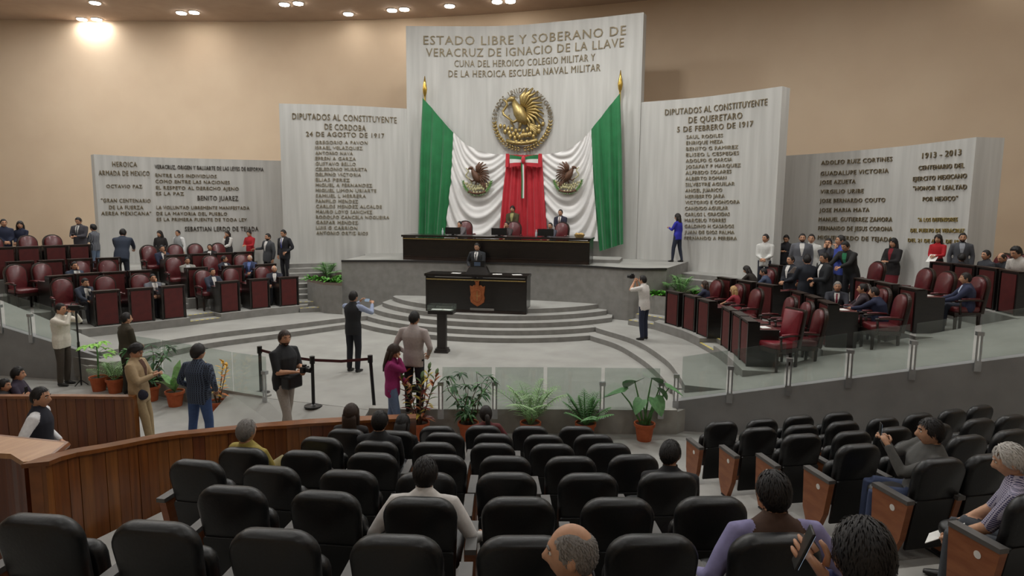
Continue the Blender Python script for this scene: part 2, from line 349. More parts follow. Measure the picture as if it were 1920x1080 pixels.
# glass balustrades
def pane(p0, p1, h0, h1, label, lift=.03):
    """upright pane between two plan points; h0/h1 are the bottom levels"""
    a, b = Vector(xy(p0)), Vector(xy(p1)); t = (b-a).normalized(); n = Vector((-t.y, t.x))*.006; z = (h0+lift, h1+lift); H = .74
    poly = [xy(a-n), xy(b-n), xy(b+n), xy(a+n)]
    o = MB().prism(poly, [z[0], z[1], z[1], z[0]], [z[0]+H, z[1]+H, z[1]+H, z[0]+H], GLASS).obj('glass_pane'); tag(o, label, 'glass pane', 'glass balustrade panes')
def clamp(x, y, z, rz, label):
    e = empty('balustrade_post', (x, y, z), rz)
    for s in (-.03, .03): MB().box((s-.012, -.035, 0), (s+.012, -.018, .5), STEEL).obj('upright_bar', e)
    MB().box((-.05, -.05, .44), (.05, .03, .5), STEEL).obj('clamp_head', e); MB().box((-.05, -.045, -.14), (.05, -.02, .03), STEEL).obj('fixing_plate', e)
    tag(e, label, 'post', 'balustrade posts')
Y0 = YR-.0
gx = [PY(a, b, YR) for a, b in RTOP]
xs = [p.x for p in gx]
for i in range(6):
    a, b = xs[i]+.05, xs[i+1]-.05
    if i == 5: b = a+1.0
    pane((a, YR+.06), (b, YR+.06), rz_(a), rz_(b), 'clear glass pane on the right ramp wall, %s from the low front wall' % ORD[i])
for i in range(1, 6): clamp(xs[i], YR, rz_(xs[i]), 0, 'steel balustrade post on the right ramp wall, %s from the low front wall' % ORD[i-1])
clamp(xs[0]-.05, YR-.02, .12, 0, 'steel balustrade post at the foot of the right ramp beside the large-leaf plant')
lr_ = [Vector(xy(p)) for p in LWR]; lo = offset(lr_, .06)
fr = PL([(826, 770), (925, 770), (1022, 770), (1130, 771), (1240, 772)], .03)
for i in range(4):
    d = (fr[i+1]-fr[i]).normalized(); pane(fr[i]+d*.03+Vector((-d.y, d.x, 0))*.07, fr[i+1]-d*.03+Vector((-d.y, d.x, 0))*.07, 0, 0, 'clear glass pane on the low wall behind the potted plants, %s from the left' % ORD[i])
for i, (a, l) in enumerate(((826, 'left of the ficus'), (927, 'between the ficus and the feathery palm'), (1128, 'between the bamboo palm and the large-leaf plant'), (1238, 'behind the large-leaf plant'))):
    p = P(a, 770, .03); clamp(p.x, p.y+.02, .03, .2, 'steel balustrade post on the low wall '+l)
fl = PL([(222, 692), (300, 706), (372, 721), (432, 735), (497, 746)], .03)
for i in range(4):
    d = (fl[i+1]-fl[i]).normalized(); n_ = Vector((-d.y, d.x, 0))*.07; pane(fl[i]+d*.02+n_, fl[i+1]-d*.02+n_, 0, 0, 'clear glass pane on the left low wall, %s from the ramp' % ORD[i])
e = P(499, 746, .03); clamp(e.x, e.y, .03, -.3, 'steel balustrade post at the end of the left low wall by the belt barrier')
for i, (a, b) in enumerate(((60, 630), (3, 613))):
    p = PY(a, b, YL); clamp(p.x, YL, lz_(p.x), 0, ('steel balustrade post on the left ramp nearest the cameraman', 'steel balustrade post on the left ramp at the picture edge')[i])
pl = [PY(60, 630, YL).x, PY(3, 613, YL).x]
for i, (a, b) in enumerate(((pl[0]+.05, pl[0]+1.1), (pl[1]+.05, pl[0]-.05), (pl[1]-1, pl[1]-.05))):
    pane((a, YL+.06), (b, YL+.06), lz_(a), lz_(b), 'clear glass pane on the left ramp wall, %s from the cameraman' % ORD[i])
# planters
def planter(px, z, zb, name):
    pts = [xy(P(a, b, z)) for a, b in px]; o = struct(MB().prism(pts, zb, z, RISER, SOIL), name); return pts
PLA = planter([(576, 528), (606, 534), (641, 536), (641, 510), (590, 508)], 1.12, .2, 'wall_planter_left')
PLB = [pol(9.15, 35), pol(9.25, 38), pol(9.3, 41.4), pol(11.3, 41.4), pol(11.3, 33.5)]; struct(MB().prism(PLB, .2, 1.06, RISER, SOIL), 'wall_planter_right')
# audience tiers
CH = [[(820, 799), (906, 798), (994.7, 799), (1082, 799.4)],
      [(648, 804.5), (741, 808), (833.6, 811.4), (925, 813.3), (1019.7, 815.3), (1114, 814.7)],
      [(600.7, 820), (704.6, 827.5), (812.8, 829.4), (923.9, 831.4), (1036, 832.8), (1143, 832)],
      [(452.7, 840), (570.8, 845.5), (696.7, 849.6), (826, 853), (947.5, 855.6), (1071, 856.4), (1190, 853)],
      [(364.5, 863.4), (504.7, 874.8), (651, 882.6), (798, 887), (950, 887), (1104.4, 888.3), (1255, 886)],
      [(430.7, 912.5), (607, 922.6), (786, 934), (972.5, 933.6), (1160, 935), (1337, 933)],
      [(65, 967), (285, 980), (509.4, 994.4), (741, 1006), (983, 1008), (1226, 1005), (1459, 1003)]]
CR = [[(1355, 790.5), (1432, 786), (1501, 779), (1575, 773)],
      [(1426, 801.5), (1506, 797), (1584, 790), (1660, 782.5), (1727, 775), (1790, 768), (1842, 760)],
      [(1507, 814), (1602, 808.6), (1680, 801), (1758, 795), (1839.5, 785), (1901, 778)],
      [(1614, 833), (1718, 826), (1819, 816.5), (1901, 806)],
      [(1768.6, 859.6), (1862, 852)],
      [(1958, 926)]]
def rtop(k): return .566+.207*k
def rfl(k): return -.4+.207*k
CHW = [[Vector(xy(P(a, b, rtop(k)))) for a, b in r] for k, r in enumerate(CH)]
CRW = [[Vector(xy(P(a, b, rtop(k)))) for a, b in r] for k, r in enumerate(CR)]
for k in range(1, 9):
    if k < 7: r = CHW[k]; ext = r[-1]+(r[-1]-r[-2]).normalized()*.75
    else: r = [q+Vector((.16, -.9))*(k-6) for q in CHW[6]]; ext = r[-1]+(r[-1]-r[-2]).normalized()*.75
    st = [r[0]+(r[0]-r[1]).normalized()*1.2]+r+[ext]; f = offset(st, .62)
    x_ = f[-1]; zz = rfl(k)
    struct(MB().prism([xy(p) for p in f]+[(x_.x+.3, x_.y-1.2), (8.5, YB), (-9, YB), (f[0].x-.5, f[0].y-2.5)], -.5, zz, AUDF), 'floor_tier_centre')
for k in range(1, 9):
    if k < 5: r = CRW[k]; tdir = (r[-1]-r[0]).normalized()
    else:
        tdir = (CRW[4][1]-CRW[4][0]).normalized(); base = CRW[4][0]+(CRW[4][0]-CRW[3][0])*(k-4); r = [base, base+tdir]
    s0 = r[0]-tdir*1.25; s1 = r[-1]+tdir*6; n_ = Vector((-tdir.y, tdir.x))
    struct(MB().prism([xy(s0+n_*.62), xy(s1+n_*.62), xy(s1-n_*12), xy(s0-n_*6+tdir*1.2)], -.5, rfl(k)+.002, AUDF), 'floor_tier_right')
# wooden parapets, boarded
def parapet(name, tops, h, pw, cap, capw=.2):
    """tops: list of 3-D points along the top"""
    c = [Vector(xy(p)) for p in tops]; zs = [p.z for p in tops]; cum = [0]
    for i in range(1, len(c)): cum.append(cum[-1]+(c[i]-c[i-1]).length)
    def at(s):
        s = max(0, min(cum[-1], s))
        for i in range(1, len(c)):
            if s <= cum[i]+1e-9:
                t = (s-cum[i-1])/max(1e-6, cum[i]-cum[i-1]); return c[i-1].lerp(c[i], t), zs[i-1]+(zs[i]-zs[i-1])*t, (c[i]-c[i-1]).normalized()
        return c[-1], zs[-1], (c[-1]-c[-2]).normalized()
    n = int(cum[-1]/.3)+1; core = MB(); q = [at(cum[-1]*i/n) for i in range(n+1)]
    for i in range(n):
        (a, za, ta), (b, zb, tb) = q[i], q[i+1]; na, nb = Vector((-ta.y, ta.x)), Vector((-tb.y, tb.x))
        core.prism([xy(a+na*.03), xy(b+nb*.03), xy(b+nb*.12), xy(a+na*.12)], -.55, [za-.03, zb-.03, zb-.03, za-.03], WOODC)
    o = struct(core, name); k = int(cum[-1]/pw)
    for i in range(k):
        a, za, ta = at(cum[-1]*(i+.02)/k); b, zb, tb = at(cum[-1]*(i+.98)/k); t = (b-a).normalized(); nn = Vector((-t.y, t.x)); e = random.uniform(0, .006)
        m = [WOOD, WOOD_B, WOOD_C, WOOD_D][random.randrange(4)]
        MB().prism([xy(a-nn*e), xy(b-nn*e), xy(b+nn*.03), xy(a+nn*.03)], [za-h, zb-h, zb-h, za-h], [za-.04, zb-.04, zb-.04, za-.04], m).obj('plank', o)
    cp = MB()
    for i in range(n):
        (a, za, ta), (b, zb, tb) = q[i], q[i+1]; na, nb = Vector((-ta.y, ta.x)), Vector((-tb.y, tb.x))
        cp.prism([xy(a-na*.03), xy(b-nb*.03), xy(b+nb*(capw-.03)), xy(a+na*(capw-.03))], [za-.04, zb-.04, zb-.04, za-.04], [za, zb, zb, za], WOODC)
    cp.obj('capping_rail', o); return o
WOOD_B = mat('varnished_wood_light', (110, 64, 24), .38, (142, 88, 38), 3.2, (5, 5, .35), detail=6, coat=.25)
WOOD_C = mat('varnished_wood_red', (88, 42, 16), .38, (116, 60, 24), 3.2, (5, 5, .35), detail=6, coat=.25)
WOOD_D = mat('varnished_wood_mid', (102, 56, 22), .38, (124, 72, 30), 3.6, (5, 5, .35), detail=6, coat=.25)
def slopetop(a, b):
    kk = -ray(a, b).z; d = .91/(kk-.23)
    z = .55+.23*(8.7-d) if 0 < d < 8.7 else .55
    return P(a, b, z)
tops = [slopetop(*q) for q in ((84, 866), (128, 850), (220, 834), (300, 819), (370, 811), (442, 804), (530, 797), (615, 791), (697, 786), (780, 783))]
cs = resample([xy(p) for p in tops], 24); cz = []
for i, p in enumerate(cs):
    t = i/24*(len(tops)-1); j = min(int(t), len(tops)-2); cz.append(tops[j].z+(tops[j+1].z-tops[j].z)*(t-j))
parapet('wall_near_parapet', [Vector((p.x, p.y, z)) for p, z in zip(cs, cz)], 1.0, .155, WOODC)
parapet('wall_far_parapet', [P(-160, 743, .5), P(-20, 742, .5), P(120, 742, .5), P(250, 743, .5)], .95, .15, WOODC, .12)
# ceiling lamps: recessed twin downlights
def downlight(x, y, label, grp, light=True, tw=1.0):
    e = empty('ceiling_lamp', (x, y, ZC)); MB().lathe([(.20, -.03), (.22, -.03), (.22, .0), (.20, 0)], STEEL, n=16).obj('trim_ring', e, smooth=False)
    MB().lathe([(.12, -.075), (.185, -.06), (.195, -.012)], emit('lamp_glow', (255, 246, 232), 26), n=16).obj('diffuser', e)
    tag(e, label, 'lamp', grp)
    if light:
        L = bpy.data.lights.new('lamp_light', 'AREA'); L.shape = 'DISK'; L.size = .5; L.energy = LAMP_W*tw; L.color = LAMP_COL
        o = bpy.data.objects.new('lamp_light', L); COL.objects.link(o); o.parent = e; o.location = (0, 0, -.05)
def bwy(x):
    for a, b in zip(BW, BW[1:]):
        if a.x <= x <= b.x: return a.y+(b.y-a.y)*(x-a.x)/(b.x-a.x)
    return 22
LAMPS = [(163, 38, 'left of the pair nearest the left end of the wall'), (184, 36, 'right of the pair nearest the left end of the wall'), (178, 4, 'single one above the leftmost pair'),
         (340, 23, 'left of the second pair from the left'), (364, 22, 'right of the second pair from the left'), (533, 7, 'left of the third pair from the left'), (559, 5, 'right of the third pair from the left'),
         (653, 25, 'single one between the third and fourth pairs'), (735, 18, 'left of the fourth pair, above the centre slab corner'), (758, 16, 'right of the fourth pair, above the centre slab corner'),
         (843, 10, 'single one above the centre slab'), (932, 2, 'left of the pair above the centre slab'), (957, 1, 'right of the pair above the centre slab')]
for a, b, l in LAMPS:
    p = P(a, b, ZC); downlight(p.x, min(p.y, bwy(p.x)-.35), 'round recessed ceiling lamp, '+l, 'ceiling lamps over the far wall', True, .16 if a < 200 else .05)
for x in (15.2,): downlight(x, bwy(x)-.45, 'round recessed ceiling lamp close to the wall at the right end of the ceiling', 'ceiling lamps over the far wall', True, .035)
for yy, xx in ((21.8, (-19, -13)), (18.5, (-18, -12.5, -7, -1.5, 2.5, 9.5)), (14, (-18, -12.5, -7, -1.5, 4, 9.5, 14)), (9, (-10, -4, 2, 8, 14)), (4, (-8, 0, 8)), (-2, (-4, 6))):  # the outer-left pair is added fill to brighten the wall on the left
    for n_, x in enumerate(xx): downlight(x, yy, 'round recessed ceiling lamp high over %s, %s from the left' % ({21.8: 'the outer left slab, added fill', 18.5: 'the stage edge', 14: 'the pit', 9: 'the low front wall', 4: 'the audience chairs', -2: 'the rear of the hall'}[yy], ORD[n_]), 'ceiling lamps over the chamber', True, (1.9 if yy == 18.5 and -2 < x < 3 else (1.15 if yy == 21.8 else 1.0)) if yy > 12 else .5)
# ================================================================ furniture
def plate(mb, out, y0, y1, m, e=.025, ins=.9, M=None):
    """cushion-like slab: 2-D outline (x, z) swept along y with rounded rims"""
    cx = sum(p[0] for p in out)/len(out); cz = sum(p[1] for p in out)/len(out)
    def sc(k, y): return [(lambda v: M @ v if M else v)(Vector((cx+(x-cx)*k, y, cz+(z-cz)*k))) for x, z in out]
    k2 = 1-(1-ins)*.3
    mb.rings([sc(ins, y0), sc(k2, y0+e*.35), sc(1, y0+e), sc(1, y1-e), sc(k2, y1-e*.35), sc(ins, y1)], m); return mb
def archout(w, z0, z1, r, n=8, wb=None):
    wb = wb or w; q = [(-wb/2, z0), (wb/2, z0)]
    for i in range(n+1): a = math.pi/2*i/n; q.append((w/2-r+r*math.cos(a), z1-r+r*math.sin(a)))
    for i in range(n+1): a = math.pi/2+math.pi/2*i/n; q.append((-w/2+r+r*math.cos(a), z1-r+r*math.sin(a)))
    return q
# --- deputies' desk (front faces -y)
def make_desk():
    e = empty('chamber_desk'); w, h = .56, .88
    MB().box((-w/2+.04, 0, .02), (w/2-.04, .035, h-.03), EBONY).obj('front_board', e)
    MB().box((-w/2+.055, -.012, .035), (w/2-.055, .002, h-.07), BURG).obj('front_panel', e)
    for s in (-1, 1): MB().box((s*w/2-.02, -.02, 0), (s*w/2+.02, .56, h-.16), BLACKW).box((s*w/2-.02, -.02, h-.16), (s*w/2+.02, .2, h-.012), BLACKW).obj('side_panel', e)
    MB().box((-w/2-.02, -.03, h-.03), (w/2+.02, .16, h), EBONY).obj('top_ledge', e)
    MB().box((-w/2+.02, .035, .68), (w/2-.02, .56, .72), BURG).obj('writing_top', e)
    MB().box((-w/2+.02, .035, .34), (w/2-.02, .3, .36), BLACKW).obj('shelf', e)
    return e
# --- deputies' armchair (faces -y)
def make_armchair(leather=LEATH, square=False):
    e = empty('armchair'); T = Matrix.Rotation(math.radians(-9), 4, 'X')
    M = Matrix.Translation((0, .24, .40)) @ T
    out = archout(.52, 0, .755, .24 if not square else .05, wb=.5); inn = archout(.45, .04, .715, .21 if not square else .04, wb=.42)
    b = plate(MB(), out, .02, .09, EBONY, .02, .97, M).obj('back_frame', e, smooth=False)
    plate(MB(), inn, -.05, .05, leather, .04, .86, M).obj('backrest', e, smooth=True)
    S = Matrix.Translation((0, 0, .46)) @ Matrix.Rotation(math.pi/2, 4, 'X')
    plate(MB(), [(x, z) for x, z in rsuperell(.52, .54, .08)], -.05, .07, leather, .04, .9, S).obj('seat', e, smooth=True)
    MB().box((-.26, -.27, .34), (.26, .26, .42), EBONY).obj('seat_frame', e)
    for s in (-1, 1):
        for y in (-.24, .22): MB().tube([(s*.25, y, 0), (s*.25, y, .36)], [.026, .034], EBONY, 6).obj('leg', e)
        a = MB().tube([(s*.265, .26, .66), (s*.275, .0, .67), (s*.265, -.22, .65)], [(.035, .022)]*3, EBONY, 8).tube([(s*.26, -.16, .38), (s*.265, -.18, .66)], .022, EBONY, 6).obj('armrest', e, smooth=True)
        MB().tube([(s*.265, .2, .685), (s*.275, 0, .695), (s*.265, -.16, .685)], [(.03, .02)]*3, leather, 8).obj('arm_pad', a, smooth=True)
    return e
DESK = make_desk(); CHAIR = make_armchair(); CHL = {}; PCD = []
DEPTS = {}
def rowdir(pts, i): return (pts[min(i+1, len(pts)-1)]-pts[max(i-1, 0)]).normalized()
SIDE = {'L': 'left', 'R': 'right'}; RN = ['front', 'second', 'third', 'back']
GAP = {('L', 0): 3, ('L', 1): 4, ('L', 2): 4, ('L', 3): 9, ('R', 0): 3, ('R', 1): 3, ('R', 2): 2, ('R', 3): 9}
for (sd, k), pts in ROWS.items():
    for i, p in enumerate(pts):
        g = GAP[sd, k]; seg = pts[:g] if i < g else pts[g:]; t = rowdir(seg, i if i < g else i-g)
        rz = math.atan2(t.y, t.x); put(DESK, (p.x, p.y, ZT[k]), rz, 'burgundy-fronted chamber desk, %s from the left in the %s row of the %s block' % (ORD[i], RN[k], SIDE[sd]), 'desk', 'chamber desks of the %s block' % SIDE[sd])
        DEPTS[sd, k, i] = (p, rz)
# armchairs: back top measured on the photograph (top of back 1.22 above its terrace)
CHAIRS = {'L': [[(121, 522), (202, 517), (262, 511.5), (381, 504), (436, 501), (495, 498)],
                [(46, 495.5), (102, 493), (159, 488), (208, 487), (330, 481), (399, 478), (455, 475.5)],
                [(32, 467), (96, 463.5), (152, 461), (283, 458.5), (340, 458), (372, 456), (429, 455.5)],
                [(5, 444), (72, 441), (117, 440)]],
          'R': [[(1345, 522), (1386, 529), (1420, 538), (1484, 553), (1515, 562), (1540, 575)],
                [(1441, 501), (1470, 507), (1608, 529), (1658, 537), (1694, 547)],
                [(1646, 488), (1738, 500), (1777, 506), (1838, 514)]]}
for sd in 'LR':
    for k, lst in enumerate(CHAIRS[sd]):
        for i, (a, b) in enumerate(lst):
            p = Vector(xy(P(a, b, ZT[k]+1.16))); q = ROWS[sd, k]; j = min(range(len(q)), key=lambda n: (q[n]-p).length)
            g = GAP[sd, k]; seg = q[:g] if j < g else q[g:]; t = rowdir(seg, j if j < g else j-g); n_ = Vector((-t.y, t.x))
            dd = (p-q[j]).dot(n_); p = p+n_*(max(1.24, min(1.6, dd))-dd)      # sits within reach behind its desk row
            CHL[sd, k, i] = (p.x-n_.x*.36, p.y-n_.y*.36)
            put(CHAIR, (p.x-n_.x*.36, p.y-n_.y*.36, ZT[k]), math.atan2(t.y, t.x), 'burgundy leather armchair, %s from the left in the %s row of the %s block' % (ORD[i], RN[k], SIDE[sd]), 'armchair', 'leather armchairs of the %s block' % SIDE[sd])
p = P(1499, 574, ZT[0]+1.2); rc = make_armchair(LEATHR, True); rc.name = 'armchair'; put(rc, (p.x-.36, p.y-.06, ZT[0]), math.radians(-58), 'brighter red square-backed armchair among the front-row chairs of the right block', 'armchair')
# --- presidium desk
A, B = P(757, 487, ZS), P(1103, 497, ZS); t = Vector((B.x-A.x, B.y-A.y, 0)).normalized(); PRZ = math.atan2(t.y, t.x); PW = (B-A).length
e = empty('presidium_desk', ((A.x+B.x)/2, (A.y+B.y)/2, ZS), PRZ); h = .80; w = PW
MB().box((-w/2+.03, .03, .1), (w/2-.03, .07, h-.08), BLACKW).obj('front_panel', e)
MB().box((-w/2, .0, 0), (w/2, .08, .1), EBONY).obj('plinth', e)
for s in (-1, 1): MB().box((s*w/2-.03, .02, 0), (s*w/2+.03, .95, h-.05), BLACKW).obj('side_panel', e)
MB().box((-w/2-.06, -.05, h-.06), (w/2+.06, 1.0, h), BLACKW).obj('desk_top', e)
MB().box((-w/2-.02, -.02, h-.13), (w/2+.02, .03, h-.10), GOLD).obj('trim_strip', e)
MB().box((-w/2+.02, -.006, .115), (w/2-.02, .03, .13), EBONY).obj('base_moulding', e)
tag(e, 'long black lacquered presidium desk on the stage below the flags', 'desk')
struct(MB().prism([xy(Matrix.Translation(e.location) @ Matrix.Rotation(PRZ, 4, 'Z') @ Vector(q)) for q in ((-w/2+.1, .1, 0), (w/2-.04, .1, 0), (w/2-.04, .9, 0), (w/2+.85, 1.0, 0), (w/2+.85, 2.35, 0), (-w/2+.1, 2.35, 0))], ZS-.02, ZS+.1, RISER, FLOORM), 'floor_presidium_platform')
PM = Matrix.Translation(e.location) @ Matrix.Rotation(PRZ, 4, 'Z')
def on_presid(px, yl=.35):                         # local x of a pixel column at the depth yl behind the desk front
    d = ray(px, 440); inv = PM.inverted(); c = inv @ CAM; dl = inv.to_3x3() @ d; return c.x+dl.x*(yl-c.y)/dl.y
def monitor(px, n):
    x = on_presid(px); m = empty('monitor', PM @ Vector((x, .35, h)), PRZ)
    MB().box((-.25, -.02, .03), (.25, .03, .25), CHPL).obj('casing', m); MB().box((-.235, .031, .045), (.235, .034, .235), SCREEN).obj('screen', m)
    MB().box((-.04, -.0, 0), (.04, .025, .1), CHPL).obj('stand', m); MB().box((-.12, -.08, 0), (.12, .1, .012), CHPL).obj('foot', m)
    tag(m, 'black flat monitor on the presidium desk, %s of three' % n, 'monitor', 'monitors on the presidium desk')
for a, n in ((849, 'leftmost'), (936, 'middle one'), (1023, 'rightmost')): monitor(a, n)
for a, n in ((829, 'beside the left monitor'), (1005, 'beside the right monitor')):
    b = empty('water_bottle', PM @ Vector((on_presid(a), .4, h))); MB().lathe([(.03, 0), (.033, .02), (.033, .13), (.014, .18), (.014, .2)], mat('clear_plastic', (190, 200, 204), .15), n=10).obj('bottle_body', b, smooth=True); MB().lathe([(.016, .2), (.016, .22)], WHITEP, n=10).obj('cap', b)
    tag(b, 'small water bottle on the presidium desk '+n, 'bottle')
b = empty('basket', PM @ Vector((w/2-.35, .5, h))); MB().lathe([(.12, 0), (.17, .09), (.16, .09), (.11, .015)], mat('wicker', (176, 150, 100), .8), n=12).obj('bowl', b)
for i in range(6): MB().ball((.09*math.cos(i), .07*math.sin(i*1.9), .09+.01*(i % 2)), .045, mat('bread_crust', (200, 168, 108), .7)).obj('roll', b, smooth=True)
tag(b, 'shallow wicker basket of pale rolls at the right end of the presidium desk', 'basket')
for i, a in enumerate((875, 962, 1047)):
    x = on_presid(a, 1.75); q = PM @ Vector((x, 1.75, 0)); PCD.append(math.hypot(q.x-CAM.x, q.y-CAM.y)-.05); put(CHAIR, (q.x, q.y, ZS+.1), PRZ+math.radians((25, 8, -10)[i]), 'burgundy leather armchair behind the presidium desk, %s of three' % ('leftmost', 'middle one', 'rightmost')[i], 'armchair', 'presidium armchairs')
# --- tribune
A, B = P(800, 583, .52), P(985, 590, .52); t = (B-A).normalized(); TRZ = math.atan2(t.y, t.x); w = (B-A).length
e = empty('tribune', ((A.x+B.x)/2, (A.y+B.y)/2, .52), TRZ); h = 1.08
MB().box((-w/2+.03, .03, .06), (w/2-.03, .08, h-.1), BLACKW).obj('front_panel', e); MB().box((-w/2, 0, 0), (w/2, .1, .07), EBONY).obj('plinth', e)
for s in (-1, 1): MB().box((s*w/2-.03, .02, 0), (s*w/2+.03, .7, h-.05), BLACKW).obj('side_panel', e)
MB().box((-w/2-.05, -.05, h-.07), (w/2+.05, .72, h), BLACKW).obj('desk_top', e); MB().box((-w/2, -.02, h-.17), (w/2, .03, h-.14), GOLD).obj('trim_strip', e)
CRB = mat('bronze_relief', (150, 84, 48), .4, (176, 104, 62), 12, metal=.35)
cr = MB(); so = [(-.16, .22), (-.23, .25), (-.22, .12), (-.2, 0), (-.225, -.1), (-.2, -.22), (-.1, -.29), (0, -.34), (.1, -.29), (.2, -.22), (.225, -.1), (.2, 0), (.22, .12), (.23, .25), (.16, .22), (.1, .27), (.05, .25), (0, .3), (-.05, .25), (-.1, .27)]
co_ = Vector((.06, 0, .52)); plate(cr, [(co_.x+x*.95, co_.z+z) for x, z in so[::-1]], -.03, .05, CRB, .02, .93); c_ = cr.obj('coat_of_arms', e)
inn = MB(); plate(inn, [(co_.x+.14*math.cos(a)*1.0, co_.z-.03+.19*math.sin(a)) for a in [2*math.pi*i/20 for i in range(20)]], -.05, 0, CRB, .015, .9); inn.obj('shield_field', c_)
tp = MB(); tp.tube([(co_.x-.09, -.04, co_.z-.03), (co_.x+.09, -.04, co_.z-.03)], .012, GOLD, 6).tube([(co_.x, -.045, co_.z+.1), (co_.x, -.045, co_.z-.17)], .012, GOLD, 6); tp.obj('shield_cross', c_)
tw_ = MB().box((co_.x-.05, -.05, co_.z+.24), (co_.x+.05, -.01, co_.z+.36), CRB); [tw_.box((co_.x-.07+.05*i, -.05, co_.z+.36), (co_.x-.04+.05*i, -.01, co_.z+.39), CRB) for i in range(3)]; tw_.obj('crest_tower', c_)
tag(e, 'black speaker tribune with a bronze coat of arms on its front', 'tribune')
TM = Matrix.Translation(e.location) @ Matrix.Rotation(TRZ, 4, 'Z')
xl = (TM.inverted() @ P(886, 518, .52+h)).x
l = empty('lectern_stand', TM @ Vector((xl, .3, h)), TRZ); q = [(-.34, -.2, 0), (.34, -.2, 0), (.3, .2, 0), (-.3, .2, 0), (-.22, -.12, .26), (.22, -.12, .26), (.22, .1, .2), (-.22, .1, .2)]
MB().add(q, [(0, 3, 2, 1), (4, 5, 6, 7), (0, 1, 5, 4), (1, 2, 6, 5), (2, 3, 7, 6), (3, 0, 4, 7)], BLACKW).obj('slanted_base', l)
MB().box((-.2, -.14, .2), (.2, -.1, .38), CHPL).obj('display_panel', l); MB().box((-.1, -.146, .23), (.08, -.139, .34), mat('pale_display', (70, 84, 104), .3)).obj('badge', l)
for s in (-.1, .08): MB().tube([(s, .0, .24), (s, .03, .42), (s, -.0, .52)], .008, BLACKM, 6).ball((s, -.005, .53), .018, BLACKM).obj('microphone', l)
tag(l, 'black tabletop lectern with microphones standing on the tribune', 'lectern')
for i, a in enumerate((840, 925, 965)):
    o = MB().box((-.13, -.1, 0), (.13, .1, .006), WHITEP).obj('paper_sheet', loc=TM @ Vector(((TM.inverted() @ P(a, 518, .52+h)).x, .25, h))); o.rotation_euler = (0, 0, TRZ+.2*i)
    tag(o, 'white sheet of paper on the tribune top, %s of three' % ('leftmost', 'middle one', 'rightmost')[i], 'paper')
# --- glass-topped lectern in the pit
q = P(829, 660, 0); e = empty('lectern', (q.x, q.y, 0), .05); PED = mat('dark_pedestal', (44, 40, 38), .5)
MB().prism(rsuperell(.34, .3, .03, 2), 0, .05, PED).obj('base', e); MB().prism(rsuperell(.3, .26, .03, 2), .05, .1, PED).prism(rsuperell(.22, .16, .02, 2), .1, .95, PED).obj('column', e)
MB().prism(rsuperell(.62, .4, .04, 3), .95, 1.03, BLACKW).obj('top_board', e)
g = MB(); [g.box(a, b, GLASS) for a, b in (((-.31, -.2, 1.03), (.31, -.19, 1.16)), ((-.31, .19, 1.03), (.31, .2, 1.16)), ((-.31, -.19, 1.03), (-.3, .19, 1.16)), ((.3, -.19, 1.03), (.31, .19, 1.16)))]; g.obj('glass_rim', e)
tag(e, 'dark pedestal lectern with a glass-sided top in the pit', 'lectern')
for i in range(2):
    o = MB().box((-.12, -.09, 0), (.12, .09, .006), WHITEP).obj('paper_sheet', loc=(q.x-.13+.26*i, q.y, 1.031)); o.rotation_euler = (0, 0, .1-.3*i); tag(o, 'white sheet of paper on the pit lectern, %s one' % ('left', 'right')[i], 'paper')
# --- belt barrier
BELT = mat('belt_webbing', (70, 24, 28), .7)
bp = [P(490, 738, -.02), P(588, 762, -.03), P(702, 768, -.06)]; tops_ = []
for i, (p, l_) in enumerate(zip(bp, ('black belt barrier post at the end of the left low wall', 'black belt barrier post in the middle of the pit opening', 'black belt barrier post leaning beside the woman in magenta'))):
    e = empty('barrier_post', p); hgt = .86 if i < 2 else .93
    MB().lathe([(.16, 0), (.16, .02), (.06, .035), (.03, .05)], BLACKM, n=18).obj('base', e); tx = (0, 0, -.06)[i]
    MB().tube([(0, 0, .03), (tx, 0, hgt)], .03, BLACKM, 10).obj('pole', e); MB().tube([(tx, 0, hgt-.09), (tx, 0, hgt+.04)], .045, BLACKM, 10).obj('belt_cassette', e); tag(e, l_, 'barrier post', 'belt barrier posts')
    tops_.append(p+Vector((tx, 0, hgt-.03)))
for i in range(2):
    a, b = tops_[i], tops_[i+1]; d = (b-a).normalized(); m = (a+b)/2-Vector((0, 0, .03)); q = [a+d*.045, m, b-d*.045]; vs = []
    for pnt in q: vs += [pnt+Vector((0, -.002, -.025)), pnt+Vector((0, .002, -.025)), pnt+Vector((0, .002, .025)), pnt+Vector((0, -.002, .025))]
    mb = MB(); mb.rings([vs[0:4], vs[4:8], vs[8:12]], BELT); tag(mb.obj('barrier_belt'), 'dark red belt stretched between barrier posts, %s span' % ('left', 'right')[i], 'belt')
# --- wooden counter at the left edge
ct = [P(-40, 812, 1.16), P(126, 829, 1.16), P(84, 862, 1.16), P(44, 866, 1.16), P(20, 851, 1.16), P(-40, 848, 1.16)]
e = empty('wooden_counter', (ct[2].x, ct[2].y, ZF+.5)); off = Vector((ct[2].x, ct[2].y, 0))
pp = [xy(p-off) for p in ct]; z0 = 1.16-(ZF+.5)
MB().prism(pp, z0-.05, z0, mat('pale_wood_top', (176, 128, 84), .4, (192, 144, 98), 3, (6, 1, 1), coat=.3)).obj('counter_top', e)
ed = MB(); [ed.tube([Vector((a[0], a[1], z0-.025)), Vector((b[0], b[1], z0-.025))], .03, WOODC, 6) for a, b in zip(pp[:2], pp[1:3])]; ed.obj('edge_moulding', e)
cu = [Vector(p) for p in (pp[3], pp[4], pp[5])]; cu = resample([(p.x, p.y) for p in cu], 8)
MB().prism([xy(p) for p in cu]+[xy(p+Vector((0, .05))) for p in cu[::-1]], 0, z0-.05, WOOD_C).obj('curved_front', e)
tag(e, 'varnished wooden counter at the left end of the near parapet', 'counter')
